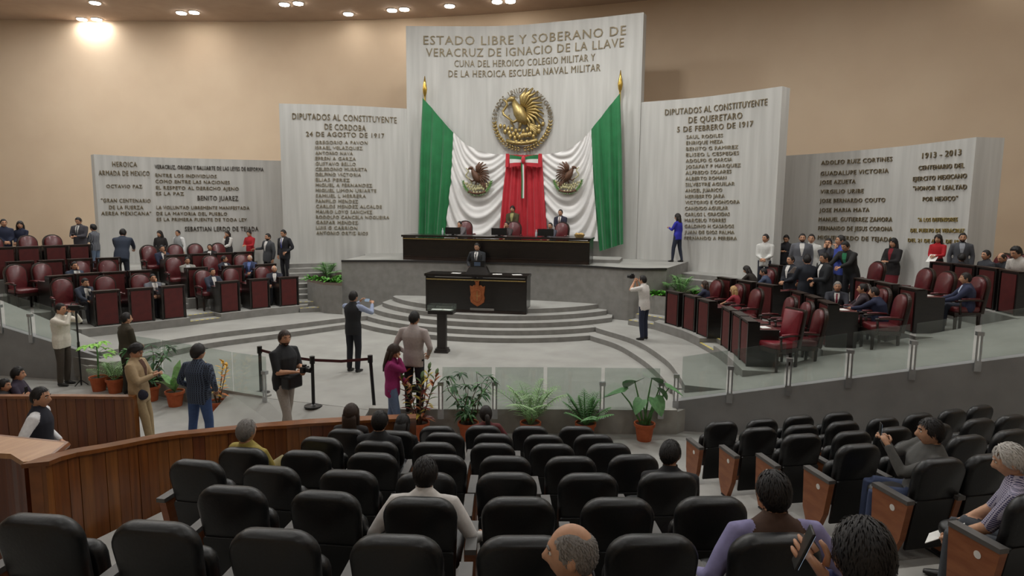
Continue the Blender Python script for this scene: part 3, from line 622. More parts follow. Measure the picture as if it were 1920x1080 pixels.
# --- auditorium chairs (occupant faces +y)
def make_seat(end_l=False, end_r=True, flat=False):
    e = empty('auditorium_chair'); M = Matrix.Translation((0, .02, .283)) @ Matrix.Rotation(math.radians(11), 4, 'X')
    plate(MB(), archout(.485, .02, .685, .135, 6, .43), -.05, .06, CHFAB, .045, .84, M).obj('backrest', e, smooth=True)
    plate(MB(), archout(.44, -.17, .33, .03, 3, .40), -.062, -.03, CHPL, .006, .98, M).obj('back_shell', e)
    S = Matrix.Translation((0, .08, .42)) @ Matrix.Rotation(math.radians(-82 if flat else 8), 4, 'X')
    plate(MB(), rsuperell(.48 if flat else .44, .46 if flat else .36, .08, 3), -.05, .05, CHFAB, .035, .88, S @ Matrix.Translation((0, 0 if flat else .05, .18 if flat else .12))).obj('seat', e, smooth=True)
    for s in ((-1, 1) if end_r else (-1,)):
        MB().prism([(s*.31-.038, -.14), (s*.31+.038, -.14), (s*.31+.038, .26), (s*.31-.038, .26)], .59, .625, ARMG).obj('armrest', e)
        full = end_l and s < 0
        q = [(-.12, .59), (.24, .59), (.2, .06), (.0, .06)]
        if full: q = [(-.14, .595), (.26, .595), (.24, .2), (.16, .03), (.02, .03), (-.08, .25)]
        vs = [(s*.31-.03, y, z) for y, z in q]+[(s*.31+.03, y, z) for y, z in q]; n = len(q)
        MB().add(vs, [tuple(range(n)), tuple(range(2*n-1, n-1, -1))]+[(i, n+i, n+(i+1) % n, (i+1) % n) for i in range(n)], CHWOOD).obj('end_panel' if full else 'arm_panel', e)
        if full:
            c = [(s*.31-.0325, .02+.028*math.cos(a), .5+.028*math.sin(a)) for a in [2*math.pi*i/14 for i in range(14)]]; d = [(x+.004, y, z) for x, y, z in c]
            MB().rings([c, d], mat('white_plate', (216, 214, 208), .5)).obj('number_plate', e)
        MB().box((s*.31-.018, .03, 0), (s*.31+.018, .1, .32), BLACKM).box((s*.31-.03, -.04, 0), (s*.31+.03, .16, .02), BLACKM).obj('leg', e)
    return e
SEAT_R = make_seat(flat=True); SEATK = {}
OCC = {'centre': {(3, 0), (1, 0), (2, 1), (1, 1), (0, 1), (5, 2), (4, 6), (6, 6)}, 'right': {(4, 0), (5, 0)}}
def seat_kind(*k):
    if k not in SEATK: SEATK[k] = make_seat(*k)
    return SEATK[k]
SEATS = {}
def placeseats(rows, lab, tab, ends):
    for k, r in enumerate(rows):
        for i, p in enumerate(r):
            if len(r) > 1: t = (r[min(i+1, len(r)-1)]-r[max(i-1, 0)]).normalized()
            else: t = (rows[k-1][-1]-rows[k-1][0]).normalized()
            n_ = Vector((-t.y, t.x)); rz = math.atan2(t.y, t.x)
            pr = seat_kind(bool(ends and i == 0), bool(i == len(r)-1), (k, i) in OCC[lab])
            loc = (p.x+n_.x*.11, p.y+n_.y*.11, rfl(k)); tab[k, i] = (loc, rz)
            put(pr, loc, rz, 'black auditorium chair, %s from the %s in the %s row of the %s block' % (ORD[i], 'aisle' if ends else 'left', ['front', 'second', 'third', 'fourth', 'fifth', 'sixth', 'nearest'][k], lab), 'chair', 'auditorium chairs of the %s block' % lab)
placeseats(CHW, 'centre', SEATS, False); SEATSR = {}; placeseats(CRW, 'right', SEATSR, True)
# ================================================================ flags, seal, lettering
def wallpoint(poly, a, b):
    d = ray(a, b)
    for i in range(len(poly)-1):
        p, q = poly[i], poly[i+1]; ex, ey = q.x-p.x, q.y-p.y; den = d.x*ey-d.y*ex
        if abs(den) < 1e-9: continue
        s = ((p.x-CAM.x)*ey-(p.y-CAM.y)*ex)/den; u = ((p.x-CAM.x)*d.y-(p.y-CAM.y)*d.x)/den
        if s > 0 and -.001 <= u <= 1.001: return CAM+d*s, i+u
    return None, None
def arclen(poly):
    c = [0]
    for i in range(1, len(poly)): c.append(c[-1]+(poly[i]-poly[i-1]).length)
    return c
def on_poly(poly, cum, s):
    s = max(0, min(cum[-1], s))
    for i in range(1, len(poly)):
        if s <= cum[i]+1e-9:
            t = (s-cum[i-1])/(cum[i]-cum[i-1]); a = poly[i-1].lerp(poly[i], t); d = (poly[i]-poly[i-1]).normalized(); return a, Vector((d.y, -d.x))
    d = (poly[-1]-poly[-2]).normalized(); return poly[-1], Vector((d.y, -d.x))
TXO = None
def textmesh(s, ext=.06, space=1.0):
    cu = bpy.data.curves.new('t', 'FONT'); cu.body = s; cu.extrude = ext; cu.resolution_u = 2; cu.space_character = space; cu.size = 1
    o = bpy.data.objects.new('t', cu); COL.objects.link(o); dg = bpy.context.evaluated_depsgraph_get(); me = bpy.data.meshes.new_from_object(o.evaluated_get(dg))
    bpy.data.objects.remove(o); bpy.data.curves.remove(cu); return me
def wall_text(wall, poly, s, x0, y0, x1, y1, hpx, m, bold=0):
    p0, u0 = wallpoint(poly, x0, y0); p1, u1 = wallpoint(poly, x1, y1)
    if p0 is None or p1 is None: print('text off wall', s); return
    cum = arclen(poly); L = lambda u: cum[int(u)]+(u-int(u))*(cum[min(int(u)+1, len(cum)-1)]-cum[int(u)])
    s0, s1 = L(u0), L(u1); hm = hpx/PXM((p0+p1)/2); me = textmesh(s, .03, 1.12); xs = [v.co.x for v in me.vertices]; ys = [v.co.y for v in me.vertices]
    if not xs: return
    xa, xb = min(xs), max(xs); cap = .72 if max(ys) < .76 else max(ys)
    for v in me.vertices:
        f = (v.co.x-xa)/(xb-xa); a, nn = on_poly(poly, cum, s0+(s1-s0)*f); dz = .004 if v.co.z < 0 else .03
        zz = p0.z+(p1.z-p0.z)*f+(v.co.y/cap-.5)*hm; v.co = Vector((a.x+nn.x*dz, a.y+nn.y*dz, zz))
    me.materials.clear(); me.materials.append(m); o = bpy.data.objects.new('lettering', me); COL.objects.link(o); o.parent = wall; return o
def TX(wall, poly, ox, oy, sc, rows, m):
    for r in rows: wall_text(wall, poly, r[0], ox+r[1]/sc, oy+r[2]/sc, ox+r[3]/sc, oy+r[4]/sc, r[5]/sc, r[6] if len(r) > 6 else m)
TX(SL_C, PC, 0, 0, 1, [('ESTADO LIBRE Y SOBERANO DE', 794, 75, 1174, 56, 17), ('VERACRUZ DE IGNACIO DE LA LLAVE', 799, 98, 1170, 79, 16), ('CUNA DEL HEROICO COLEGIO MILITAR Y', 852, 119, 1116, 107, 13), ('DE LA HEROICA ESCUELA NAVAL MILITAR', 841, 138, 1126, 126, 13)], LETTER)
nm = ['GREGORIO A PAVON', 'ISRAEL VELAZQUEZ', 'ANTONIO NAVA', 'EFREN A GARZA', 'GUSTAVO BELLO', 'CELEDONIO MURRIETA', 'DELFINO VICTORIA', 'ELIAS PEREZ', 'MIGUEL A FERNANDEZ', 'MIGUEL LIMON URIARTE', 'SAMUEL L HERRERA', 'PANFILO MENDEZ', 'CARLOS MENDEZ ALCALDE', 'MAURO LOYO SANCHEZ', 'RODOLFO CANCELA NOGUEIRA', 'GASPAR MENDEZ', 'LUIS G CARRION', 'ANTONIO ORTIZ RIOS']
en = [610, 575, 510, 530, 530, 605, 565, 490, 640, 668, 598, 545, 705, 640, 755, 545, 540, 612]
TX(SL_ML, PML, 520, 180, 3.6, [('DIPUTADOS AL CONSTITUYENTE', 102, 135, 805, 163, 42, LETTER), ('DE CORDOBA', 320, 205, 597, 217, 40, LETTER), ('24 DE AGOSTO DE 1917', 195, 255, 722, 268, 32, LETTER)]+[(n, 257+i*.4, 312+i*35.9, e_, 316+i*35.9, 22) for i, (n, e_) in enumerate(zip(nm, en))], LETTERN)
nm = ['SAUL RODILES', 'ENRIQUE MEZA', 'BENITO G RAMIREZ', 'ELISEO L CESPEDES', 'ADOLFO G GARCIA', 'JOSAFAT F MARQUEZ', 'ALFREDO SOLARES', 'ALBERTO ROMAN', 'SILVESTRE AGUILAR', 'ANGEL JUARICO', 'HERIBERTO JARA', 'VICTORIO E GONGORA', 'CANDIDO AGUILAR', 'CARLOS L GRACIDAS', 'MARCELO TORRES', 'GALDINO H CASADOS', 'JUAN DE DIOS PALMA', 'FERNANDO A PEREIRA']
en = [495, 495, 585, 590, 550, 600, 545, 515, 565, 490, 505, 595, 525, 535, 512, 560, 563, 578]
TX(SL_MR, PMR, 1200, 160, 3.177, [('DIPUTADOS AL CONSTITUYENTE', 150, 160, 760, 97, 38, LETTER), ('DE QUERETARO', 290, 206, 610, 178, 38, LETTER), ('5 DE FEBRERO DE 1917', 222, 262, 675, 227, 34, LETTER)]+[(n, 277-i*.7, 307+i*35.4, e_, 307+i*35.4-(e_-277)*(.045-.003*i), 21) for i, (n, e_) in enumerate(zip(nm, en))], LETTERN)
TX(SL_LL, PLL, 150, 270, 5.053, [('HEROICA', 305, 188, 540, 192, 48), ('ARMADA DE MEXICO', 175, 272, 660, 277, 48), ('OCTAVIO PAZ', 248, 398, 590, 402, 34), ('"GRAN CENTENARIO', 200, 533, 670, 537, 36), ('DE LA FUERZA', 275, 598, 600, 600, 36), ('AEREA MEXICANA"', 200, 656, 675, 657, 36),
   ('VERACRUZ, ORIGEN Y BALUARTE DE LAS LEYES DE REFORMA', 710, 213, 1738, 240, 38, LETTERD), ('ENTRE LOS INDIVIDUOS', 715, 294, 1295, 306, 32), ('COMO ENTRE LAS NACIONES', 715, 352, 1420, 364, 32), ('EL RESPETO AL DERECHO AJENO', 720, 411, 1505, 423, 32), ('ES LA PAZ', 720, 467, 985, 470, 32), ('BENITO JUAREZ', 1115, 510, 1500, 514, 46, LETTERD),
   ('LA VOLUNTAD LIBREMENTE MANIFESTADA', 725, 599, 1605, 605, 32), ('DE LA MAYORIA DEL PUEBLO', 725, 657, 1395, 661, 32), ('ES LA PRIMERA FUENTE DE TODA LEY', 728, 713, 1580, 716, 32), ('SEBASTIAN LERDO DE TEJADA', 995, 803, 1690, 802, 44, LETTERD)], LETTER)
TX(SL_LR, PLR, 1470, 250, 4.319, [('ADOLFO RUIZ CORTINES', 305, 238, 880, 206, 36), ('GUADALUPE VICTORIA', 300, 325, 850, 301, 36), ('JOSE AZUETA', 293, 396, 583, 388, 34), ('VIRGILIO URIBE', 300, 471, 648, 465, 34), ('JOSE BERNARDO COUTO', 293, 545, 823, 538, 34), ('JOSE MARIA MATA', 290, 621, 695, 618, 34), ('MANUEL GUTIERREZ ZAMORA', 285, 695, 880, 696, 36), ('FERNANDO DE JESUS CORONA', 282, 767, 880, 773, 36), ('MIGUEL LERDO DE TEJADA', 278, 841, 880, 858, 36),
   ('1913 - 2013', 1125, 182, 1440, 150, 50), ('CENTENARIO DEL', 1095, 280, 1465, 258, 38), ('EJERCITO MEXICANO', 1050, 370, 1485, 342, 38), ('"HONOR Y LEALTAD', 1050, 446, 1485, 432, 38), ('POR MEXICO"', 1130, 532, 1410, 525, 38), ('"A LOS DEFENSORES', 1090, 700, 1410, 697, 34, LETTERG), ('DEL PUERTO DE VERACRUZ', 1030, 785, 1465, 788, 34, LETTERG), ('DEL 21 DE ABRIL DE 1914', 1010, 864, 1465, 880, 32, LETTERG)], LETTER)
# --- emblem builder: local x right, z up, relief towards -y; radius 1
def emblem(root, M, body, leafm, snakem, ringm, letters=None, mirror=1, dep=.06):
    KS = [1.28]
    def V(x, z, y=0): return M @ Vector((x*mirror*KS[0], -y, (z-.0)*KS[0]))
    def T(mb, pts, r, m, n=6): mb.tube([V(*p) for p in pts], r, m, n); return mb
    S = M.to_scale().x*1.2
    w = MB()                                        # wing: fan of long feathers
    for i in range(11):
        a = math.radians(100-i*15); L = .56+.05*math.sin(i); c = (.02, .22); b0 = (c[0]+.1*math.cos(a), c[1]+.1*math.sin(a)); b1 = (c[0]+L*.6*math.cos(a-.1), c[1]+L*.62*math.sin(a-.1)); b2 = (c[0]+L*math.cos(a-.34), c[1]+L*math.sin(a-.34))
        T(w, [(b0[0], b0[1], dep), (b1[0], b1[1], dep*1.3), (b2[0], b2[1], dep*.6)], [(.05*S, .03*S), (.07*S, .04*S), (.025*S, .02*S)], body)
    w.obj('wing', root, smooth=True)
    b = MB(); T(b, [(-.22, .5, dep), (-.18, .38, dep*1.5), (-.06, .2, dep*2), (.02, .02, dep*2), (.12, -.1, dep)], [.05*S, .09*S, .17*S, .15*S, .06*S], body, 8); b.obj('eagle_body', root, smooth=True)
    h = MB(); T(h, [(-.2, .5, dep*1.5), (-.28, .52, dep*1.6), (-.36, .49, dep*1.5), (-.42, .43, dep*1.4)], [.08*S, .075*S, .045*S, .01*S], body, 8); h.obj('eagle_head', root, smooth=True)
    t = MB(); [T(t, [(.1, -.06, dep), (.34, -.16-.05*i, dep), (.5-.04*i, -.2-.07*i, dep*.6)], [.04*S, .045*S, .02*S], body) for i in range(4)]; t.obj('tail', root, smooth=True)
    s = MB(); T(s, [(-.5+.09*math.sin(j*1.05)+.02*j, .52-.075*j, dep*1.4) for j in range(9)]+[(-.2, -.16, dep*1.4)], [.02*S]+[.034*S]*8+[.015*S], snakem); s.obj('snake', root, smooth=True)
    l = MB(); T(l, [(-.06, .02, dep*2), (-.2, -.06, dep*2.2), (-.34, .04, dep*2.2)], [.05*S, .035*S, .02*S], body); T(l, [(.0, -.04, dep*2), (-.06, -.2, dep*1.8)], [.05*S, .03*S], body); l.obj('talons', root, smooth=True)
    c = MB()
    for x, z, r in [(-.56+.1*i, -.12-.16*math.sin(math.pi*(i+.5)/12)+.03*(i % 2), .055) for i in range(12)]+[(-.44+.11*i, -.26-.12*math.sin(math.pi*(i+.5)/9), .06) for i in range(9)]+[(-.3+.12*i, -.4-.04*math.sin(i*1.3), .055) for i in range(6)]: c.ball(V(x, z, dep), (r*S*.9, dep*.7*S, r*1.25*S), leafm if ringm else snakem, 8, 5)
    c.obj('cactus', root, smooth=True)
    st = MB(); T(st, [(-.4, -.5, dep), (-.2, -.56, dep), (0, -.58, dep), (.2, -.56, dep), (.4, -.5, dep)], .06*S, body)
    for i in range(5): st.ball(V(-.28+.14*i, -.54, dep*1.2), (.06*S, .05*S, .06*S), snakem, 6, 4)
    st.obj('stone_base', root, smooth=True)
    KS[0] = 1.0
    for k in range(26):                             # wreath
        a = math.radians(188+k*6.56); r = .93 if ringm else .82; lf = MB(); ca, sa = math.cos(a), math.sin(a)
        for sgn in (-1, 1):
            d = (-sa*(1 if ca < 0 else -1)*-1, ca*(1 if ca < 0 else -1)*-1)
            o0 = (r*ca, r*sa); tip = (o0[0]+(d[0]*.11+sgn*ca*.075), o0[1]+(d[1]*.11+sgn*sa*.075)); mid = ((o0[0]+tip[0])/2, (o0[1]+tip[1])/2)
            T(lf, [(o0[0], o0[1], dep*.6), (mid[0], mid[1], dep), (tip[0], tip[1], dep*.6)], [(.012*S, .01*S), (.042*S, .02*S), (.008*S, .008*S)], leafm)
        lf.obj('wreath_leaf', root, smooth=True)
    if letters:
        n = len(letters)
        for i, ch in enumerate(letters):
            if ch == ' ': continue
            a = math.radians(176-i*(172/(n-1))); me = textmesh(ch, .12); ys = [v.co.x for v in me.vertices]; cx = (min(ys)+max(ys))/2; k = .21
            for v in me.vertices:
                x, z = (v.co.x-cx)*k*.8, (v.co.y-.35)*k; rr = .93; ca, sa = math.cos(a), math.sin(a)
                v.co = V(rr*ca+x*sa+z*ca, rr*sa-x*ca+z*sa, dep*.6+(dep if v.co.z > 0 else 0))
            me.materials.clear(); me.materials.append(LETTER); o = bpy.data.objects.new('letter', me); COL.objects.link(o); o.parent = root
pc, u = wallpoint(PC, 981, 226); i = int(u); d = (PC[i+1]-PC[i]).normalized(); rz = math.atan2(d.y, d.x); nn = Vector((d.y, -d.x, 0))
rs = 58/PXM(pc); e = empty('wall_seal'); tag(e, 'large gilded national seal with an eagle mounted on the centre slab', 'seal')
emblem(e, Matrix.Translation(pc+nn*.1) @ Matrix.Rotation(rz, 4, 'Z') @ Matrix.Scale(rs, 4), GOLD, GOLD, GOLD, GOLD, 'ESTADOS UNIDOS MEXICANOS', 1, .06)
for a_ in range(0, 360, 40):                        # fixing studs that hold the seal off the slab
    q = pc+Vector((d.x, d.y, 0))*(rs*.5*math.cos(math.radians(a_)))+Vector((0, 0, rs*.5*math.sin(math.radians(a_)))); MB().tube([q-nn*.05, q+nn*.1], .02, GOLD, 6).obj('stud', e)
# --- draped flags
W0_, _ = wallpoint(PC, 795, 300); W1_, _ = wallpoint(PC, 1161, 300); fd = Vector((W1_.x-W0_.x, W1_.y-W0_.y, 0)).normalized(); fn = Vector((fd.y, -fd.x, 0)); FO = W0_+fn*.32
def FP(a, b, off=0):
    r = ray(a, b); s = (FO-CAM).dot(fn)/r.dot(fn); return CAM+r*s+fn*off
def lerp_path(pts, t):
    t = t*(len(pts)-1); i = min(int(t), len(pts)-2); f = t-i; return (pts[i][0]+(pts[i+1][0]-pts[i][0])*f, pts[i][1]+(pts[i+1][1]-pts[i][1])*f)
def cloth(name, parent, topL, sideL, sideR, m, fold, nu=44, nv=60):
    """top edge path, left and right side paths (px) -> folded cloth"""
    mb = MB(); vs = []
    for j in range(nv+1):
        v = j/nv; L, R = lerp_path(sideL, v), lerp_path(sideR, v)
        for i in range(nu+1):
            u = i/nu; T_ = lerp_path(topL, u); x = L[0]+(R[0]-L[0])*u; yb = L[1]+(R[1]-L[1])*u; lin_t = sideL[0][1]+(sideR[0][1]-sideL[0][1])*u
            x += (T_[0]-(sideL[0][0]+(sideR[0][0]-sideL[0][0])*u))*(1-v); y = yb+(T_[1]-lin_t)*(1-v); vs.append(FP(x, y, fold(u, v)))
    fs = [(j*(nu+1)+i, (j+1)*(nu+1)+i, (j+1)*(nu+1)+i+1, j*(nu+1)+i+1) for j in range(nv) for i in range(nu)]
    return mb.add(vs, fs, m).obj(name, parent, smooth=True)
def fgreen(u, v): return .085*math.sin(u*17+1.2*v)*(.25+v*.75)+.06*math.sin(u*37-2*v)*(.2+.8*v)*(1-u*.3)+.09
def fwhite(u, v):
    s = v*1.0-.62*(1-(2*(u-.5))**2)*.42-.16*u; return .06*math.sin(s*34)*(.15+.85*v)+.025*math.sin(s*71+u*4)+.04
def fred(u, v): return .05*math.sin(u*17+.6*math.sin(v*3))*(.5+.5*v)+.02*math.sin(u*39)+.07
for sd in (0, 1):
    fl = empty('draped_flag'); mx = (lambda a: a) if sd == 0 else (lambda a: a)
    if sd == 0:
        g = cloth('green_panel', fl, [(794, 184), (812, 204), (832, 228), (851, 249)], [(794, 184), (789, 300), (786, 450)], [(851, 249), (846, 340), (834, 450)], GREENF, fgreen)
        cloth('white_panel', fl, [(851, 249), (872, 270), (898, 283), (925, 289), (952, 290)], [(851, 249), (846, 340), (834, 450)], [(952, 290), (944, 360), (936, 450)], WHITEF, fwhite)
        cloth('red_panel', fl, [(952, 290), (985, 291)], [(952, 290), (944, 360), (936, 450)], [(985, 291), (985, 360), (985, 450)], REDF, fred)
    else:
        cloth('red_panel', fl, [(985, 291), (1017, 290)], [(985, 291), (985, 360), (985, 450)], [(1017, 290), (1021, 360), (1028, 450)], REDF, lambda u, v: fred(1-u, v))
        cloth('white_panel', fl, [(1017, 290), (1045, 287), (1072, 277), (1094, 260), (1109, 243)], [(1017, 290), (1021, 360), (1028, 450)], [(1109, 243), (1113, 340), (1122, 452)], WHITEF, lambda u, v: fwhite(1-u, v))
        cloth('green_panel', fl, [(1109, 243), (1126, 222), (1146, 196), (1163, 176)], [(1109, 243), (1113, 340), (1124, 471)], [(1163, 176), (1167, 300), (1169, 457)], GREENF, lambda u, v: fgreen(1-u, v))
    top = ((795, 186), (1162, 178))[sd]; q = FP(top[0], top[1], -.09); k = 1/PXM(q)
    MB().tube([q-Vector((0, 0, 3.2)), q+Vector((0, 0, .1))], .03, BRASS, 8).obj('pole', fl)
    MB().lathe([(.03, .1), (.035, .14), (.06, .2), (.085, .36), (.05, .55), (.012, .8)], BRASS, q, 10).obj('finial', fl, smooth=True)
    cxp = ((897, 338), (1066, 336))[sd]; ec = FP(cxp[0], cxp[1], .15); EB = mat('eagle_brown', (92, 62, 44), .6); EG = mat('emblem_green', (96, 140, 70), .6); ES = mat('emblem_pale', (176, 170, 130), .6)
    em = empty('flag_emblem'); em.parent = fl
    emblem(fl, Matrix.Translation(ec) @ Matrix.Rotation(math.atan2(fd.y, fd.x), 4, 'Z') @ Matrix.Scale(33*k, 4), EB, EG, ES, None, None, 1 if sd == 0 else -1, .05)
    bpy.data.objects.remove(em)
    tag(fl, ('green white and red flag draped to the left of the bow behind the presidium', 'green white and red flag draped to the right of the bow behind the presidium')[sd], 'flag', 'draped flags')
bw = empty('ribbon_bow'); tag(bw, 'green white and red ribbon bow where the two draped flags meet', 'bow')
for s, (xa, xb) in ((0, (958, 981)), (1, (987, 1011))):
    for m, ya, yb in ((GREENF, 0, .33), (WHITEF, .33, .66), (REDF, .66, 1)):
        mb = MB(); vs = []
        for i in range(9):
            u = i/8; x = xa+(xb-xa)*u; pinch = (1-u if s == 1 else u); hh = 24-8*pinch; y0 = 291+pinch*4
            for v in (ya, yb): vs.append(FP(x, y0+hh*v, .2+.12*math.sin(math.pi*u)))
        mb.add(vs, [(2*i, 2*i+1, 2*i+3, 2*i+2) for i in range(8)], m).obj('loop_band', bw, smooth=True)
MB().ball(FP(984, 301, .27), (.07, .06, .14), REDF).obj('knot', bw, smooth=True)
for x0, x1, m in ((980, 982.4, GREENF), (982.4, 985, WHITEF), (985, 987, REDF)):
    MB().add([FP(x0, 306, .26), FP(x1, 306, .26), FP(x1+.5, 340, .24), FP(x0+.5, 340, .24), FP(x1, 372, .22), FP(x0, 372, .22)], [(0, 3, 2, 1), (3, 5, 4, 2)], m).obj('tail_band', bw)
for x0, x1 in ((951, 957), (1012, 1018)): MB().add([FP(x0, 289, .2), FP(x1, 289, .2), FP(x1-1, 314, .2), FP(x0-1, 314, .2)], [(0, 3, 2, 1)], REDF).obj('side_band', bw)
# ================================================================ people
def cm(prefix, c, rough=.85, c2=None, scale=30):
    return mat('%s_%d_%d_%d' % ((prefix,)+tuple(c)), c, rough, c2 or tuple(min(255, int(v*1.06)+1) for v in c), scale, bump=.05)
EYEW = mat('eye_white', (226, 222, 214), .3); EYED = mat('iris_dark', (40, 28, 22), .3)
def sstep(x): x = max(0, min(1, x)); return x*x*(3-2*x)
def head_pt(n):
    x, y, z = n.x*.077, n.y*.096, n.z*.118
    if n.z < 0:
        k = (-n.z)**1.4; x *= 1-.30*k
        if n.y < 0: y *= 1-.42*k
        else: y *= 1-.06*k
    if n.z > .3: x *= 1-.06*(n.z-.3)
    g = lambda v, c, s: math.exp(-((v-c)/s)**2)
    if n.y > 0:
        y += .026*g(x, 0, .013)*(g(z, -.030, .02)*1.0+.45*g(z, -.006, .02)) + .005*g(z, .03, .012)*g(x, 0, .05)
        y -= .010*(g(x, .032, .016)+g(x, -.032, .016))*g(z, .006, .014)
        y += .005*g(z, -.066, .01)*g(x, 0, .024)+.006*g(z, -.102, .014)*g(x, 0, .03)
    return Vector((x, y, z))
def hline(y):                                      # hairline: nape, over the ear, temple, forehead
    k = ((-1.1, -.62), (-.75, -.6), (-.3, -.2), (.1, -.08), (.28, -.12), (.42, .2), (.56, .56), (1.1, .64))
    for (a, u), (b, v) in zip(k, k[1:]):
        if y <= b: return u+(v-u)*(y-a)/(b-a)
    return .64
def make_head(mb, hb, C, R, sk, hm, style, sh, beard=None, nl=22, no=30):
    rows = []; lips = mat('lips_'+sk.name, (150, 92, 80), .6)
    for i in range(nl+1):
        a = math.pi*i/nl; st = max(.015, math.sin(a)); rows.append([Vector((st*math.sin(2*math.pi*j/no), st*math.cos(2*math.pi*j/no), math.cos(a))) for j in range(no)])
    vs = [C+R @ (head_pt(n)*sh) for r in rows for n in r]
    b = len(mb.v); mb.v += vs; ks, kl = mb.mi(sk), mb.mi(lips); kb = mb.mi(beard) if beard else ks
    for i in range(nl):
        for j in range(no):
            n = (rows[i][j]+rows[i+1][(j+1) % no])*.5; p = head_pt(n); k = ks
            if n.y > .2 and abs(p.z+.066) < .008 and abs(p.x) < .024: k = kl
            elif beard and p.z < -.045 and n.y > -.1 and not (abs(p.x) < .03 and p.z > -.07 and abs(p.z+.066) < .008): k = kb
            mb.f.append([b+i*no+j, b+(i+1)*no+j, b+(i+1)*no+(j+1) % no, b+i*no+(j+1) % no]); mb.m.append(k)
    for s in (-1, 1):
        mb.ball(C+R @ (Vector((s*.031, .080, .007))*sh), (.0125*sh, .008*sh, .0075*sh), EYEW, 8, 5, R.to_3x3()); mb.ball(C+R @ (Vector((s*.031, .0865, .007))*sh), (.0055*sh, .004*sh, .0055*sh), EYED, 6, 4, R.to_3x3())
        mb.ball(C+R @ (Vector((s*.077, -.008, -.004))*sh), (.011*sh, .020*sh, .031*sh), sk, 8, 6, R.to_3x3())
        mb.tube([C+R @ (Vector((s*x, y, z))*sh) for x, y, z in ((.014, .094, .028), (.03, .0925, .034), (.048, .082, .029))], .005*sh, hm, 5)
    if style == 'none': return
    rnd = random.Random(int(C.x*997+C.y*131)); ph = [rnd.uniform(0, 6) for _ in range(6)]
    def w_(n):
        t = (n.y+1)/2
        if style == 'bald':
            thr = -.5+.9*t**1.3; thr = hline(n.y)-.02; w = sstep((n.z-thr)/.25)*(1-.97*sstep((n.z-.5)/.22)*sstep((.75-abs(n.x))/.3)); return w
        thr = hline(n.y)
        if style in ('long', 'pony'): thr = -.75+1.3*t**1.7
        return sstep((n.z-thr)/.16)
    th = {'short': .009, 'long': .02, 'pony': .012, 'bald': .006, 'curly': .02, 'cap': .026}[style]
    hv = []; ww = []
    for r in rows:
        for n in r:
            w = w_(n); p = head_pt(n); nz = math.sin(n.x*9+ph[0])*math.sin(n.y*8+ph[1])*math.sin(n.z*9+ph[2])
            nz2 = math.sin(n.x*23+ph[3])*math.sin(n.y*21+ph[4])
            o = (th*w*(1+.25*nz+(.12 if style != 'curly' else .3)*nz2)-.002*(1-w))*sh; ww.append(w); hv.append(C+R @ (p*sh+n*o))
    fs = []
    for i in range(nl):
        for j in range(no):
            q = [i*no+j, (i+1)*no+j, (i+1)*no+(j+1) % no, i*no+(j+1) % no]
            if max(ww[t] for t in q) > .02: fs.append(q)
    hb.add(hv, fs, hm)
    if style not in ('cap',):
        for _ in range(HAIRN[0]):
            n = Vector((rnd.gauss(0, 1), rnd.gauss(0, 1), rnd.gauss(0, 1))).normalized(); w = w_(n)
            if w < .08: continue
            o = th*w*.95; p0 = head_pt(n)*sh+n*o*sh; cd_ = Vector((n.x*.7, -.55 if n.y < .45 else .25, -.75))+Vector((rnd.gauss(0, .16), rnd.gauss(0, .16), rnd.gauss(0, .16))); cd_ = (cd_-n*cd_.dot(n)).normalized(); sd_ = cd_.cross(n)*(.003*sh)
            L = rnd.uniform(.03, .05)*sh*(1.5 if style == 'curly' else (.6 if style == 'bald' else 1)); lift = n*(rnd.uniform(.0005, .003)*sh*(2.2 if style == 'curly' else 1)); p1 = p0+cd_*L*.5+lift; n1 = (n+cd_*(L*.5/.1)).normalized(); p2 = p0+cd_*L+lift*.4-n*(L*L*4.2)
            hb.add([C+R @ q for q in (p0-sd_-n*.004, p0+sd_-n*.004, p1+sd_, p1-sd_, p2)], [(0, 1, 2, 3), (3, 2, 4)], hm)
    if style == 'long':
        D = Vector((0, 0, -1)); pts = [C+R @ (Vector((0, -.045, .03))*sh), C+R @ (Vector((0, -.07, -.06))*sh), C+R @ (Vector((0, -.085, -.15))*sh), C+R @ (Vector((0, -.095, -.26))*sh), C+R @ (Vector((0, -.10, -.36))*sh)]
        hb.tube(pts, [(.08*sh, .06*sh), (.088*sh, .055*sh), (.095*sh, .045*sh), (.085*sh, .035*sh), (.03*sh, .012*sh)], hm, 12)
        for s in (-1, 1): hb.tube([C+R @ (Vector(q)*sh) for q in ((s*.06, .01, .06), (s*.083, -.01, -.02), (s*.085, -.02, -.11), (s*.08, -.0, -.22))], [.02*sh, .03*sh, .03*sh, .012*sh], hm, 8)
    if style == 'pony': hb.tube([C+R @ (Vector(q)*sh) for q in ((0, -.085, .03), (0, -.13, .0), (.01, -.14, -.1), (.02, -.12, -.22), (.03, -.11, -.3))], [.02*sh, .035*sh, .036*sh, .03*sh, .008*sh], hm, 8)
    if style == 'cap':
        q = [C+R @ (Vector((.075*math.sin(a), .07+.085*math.cos(a)*1.0, .052-.012*math.cos(a)))*sh) for a in [math.radians(-80+160*i/10) for i in range(11)]]; up = R @ Vector((0, 0, .008))
        hb.add(q+[p+up for p in q], [tuple(range(11)), tuple(range(21, 10, -1))]+[(i, 11+i, 12+i, i+1) for i in range(10)], hm)
HAIRN = [160]
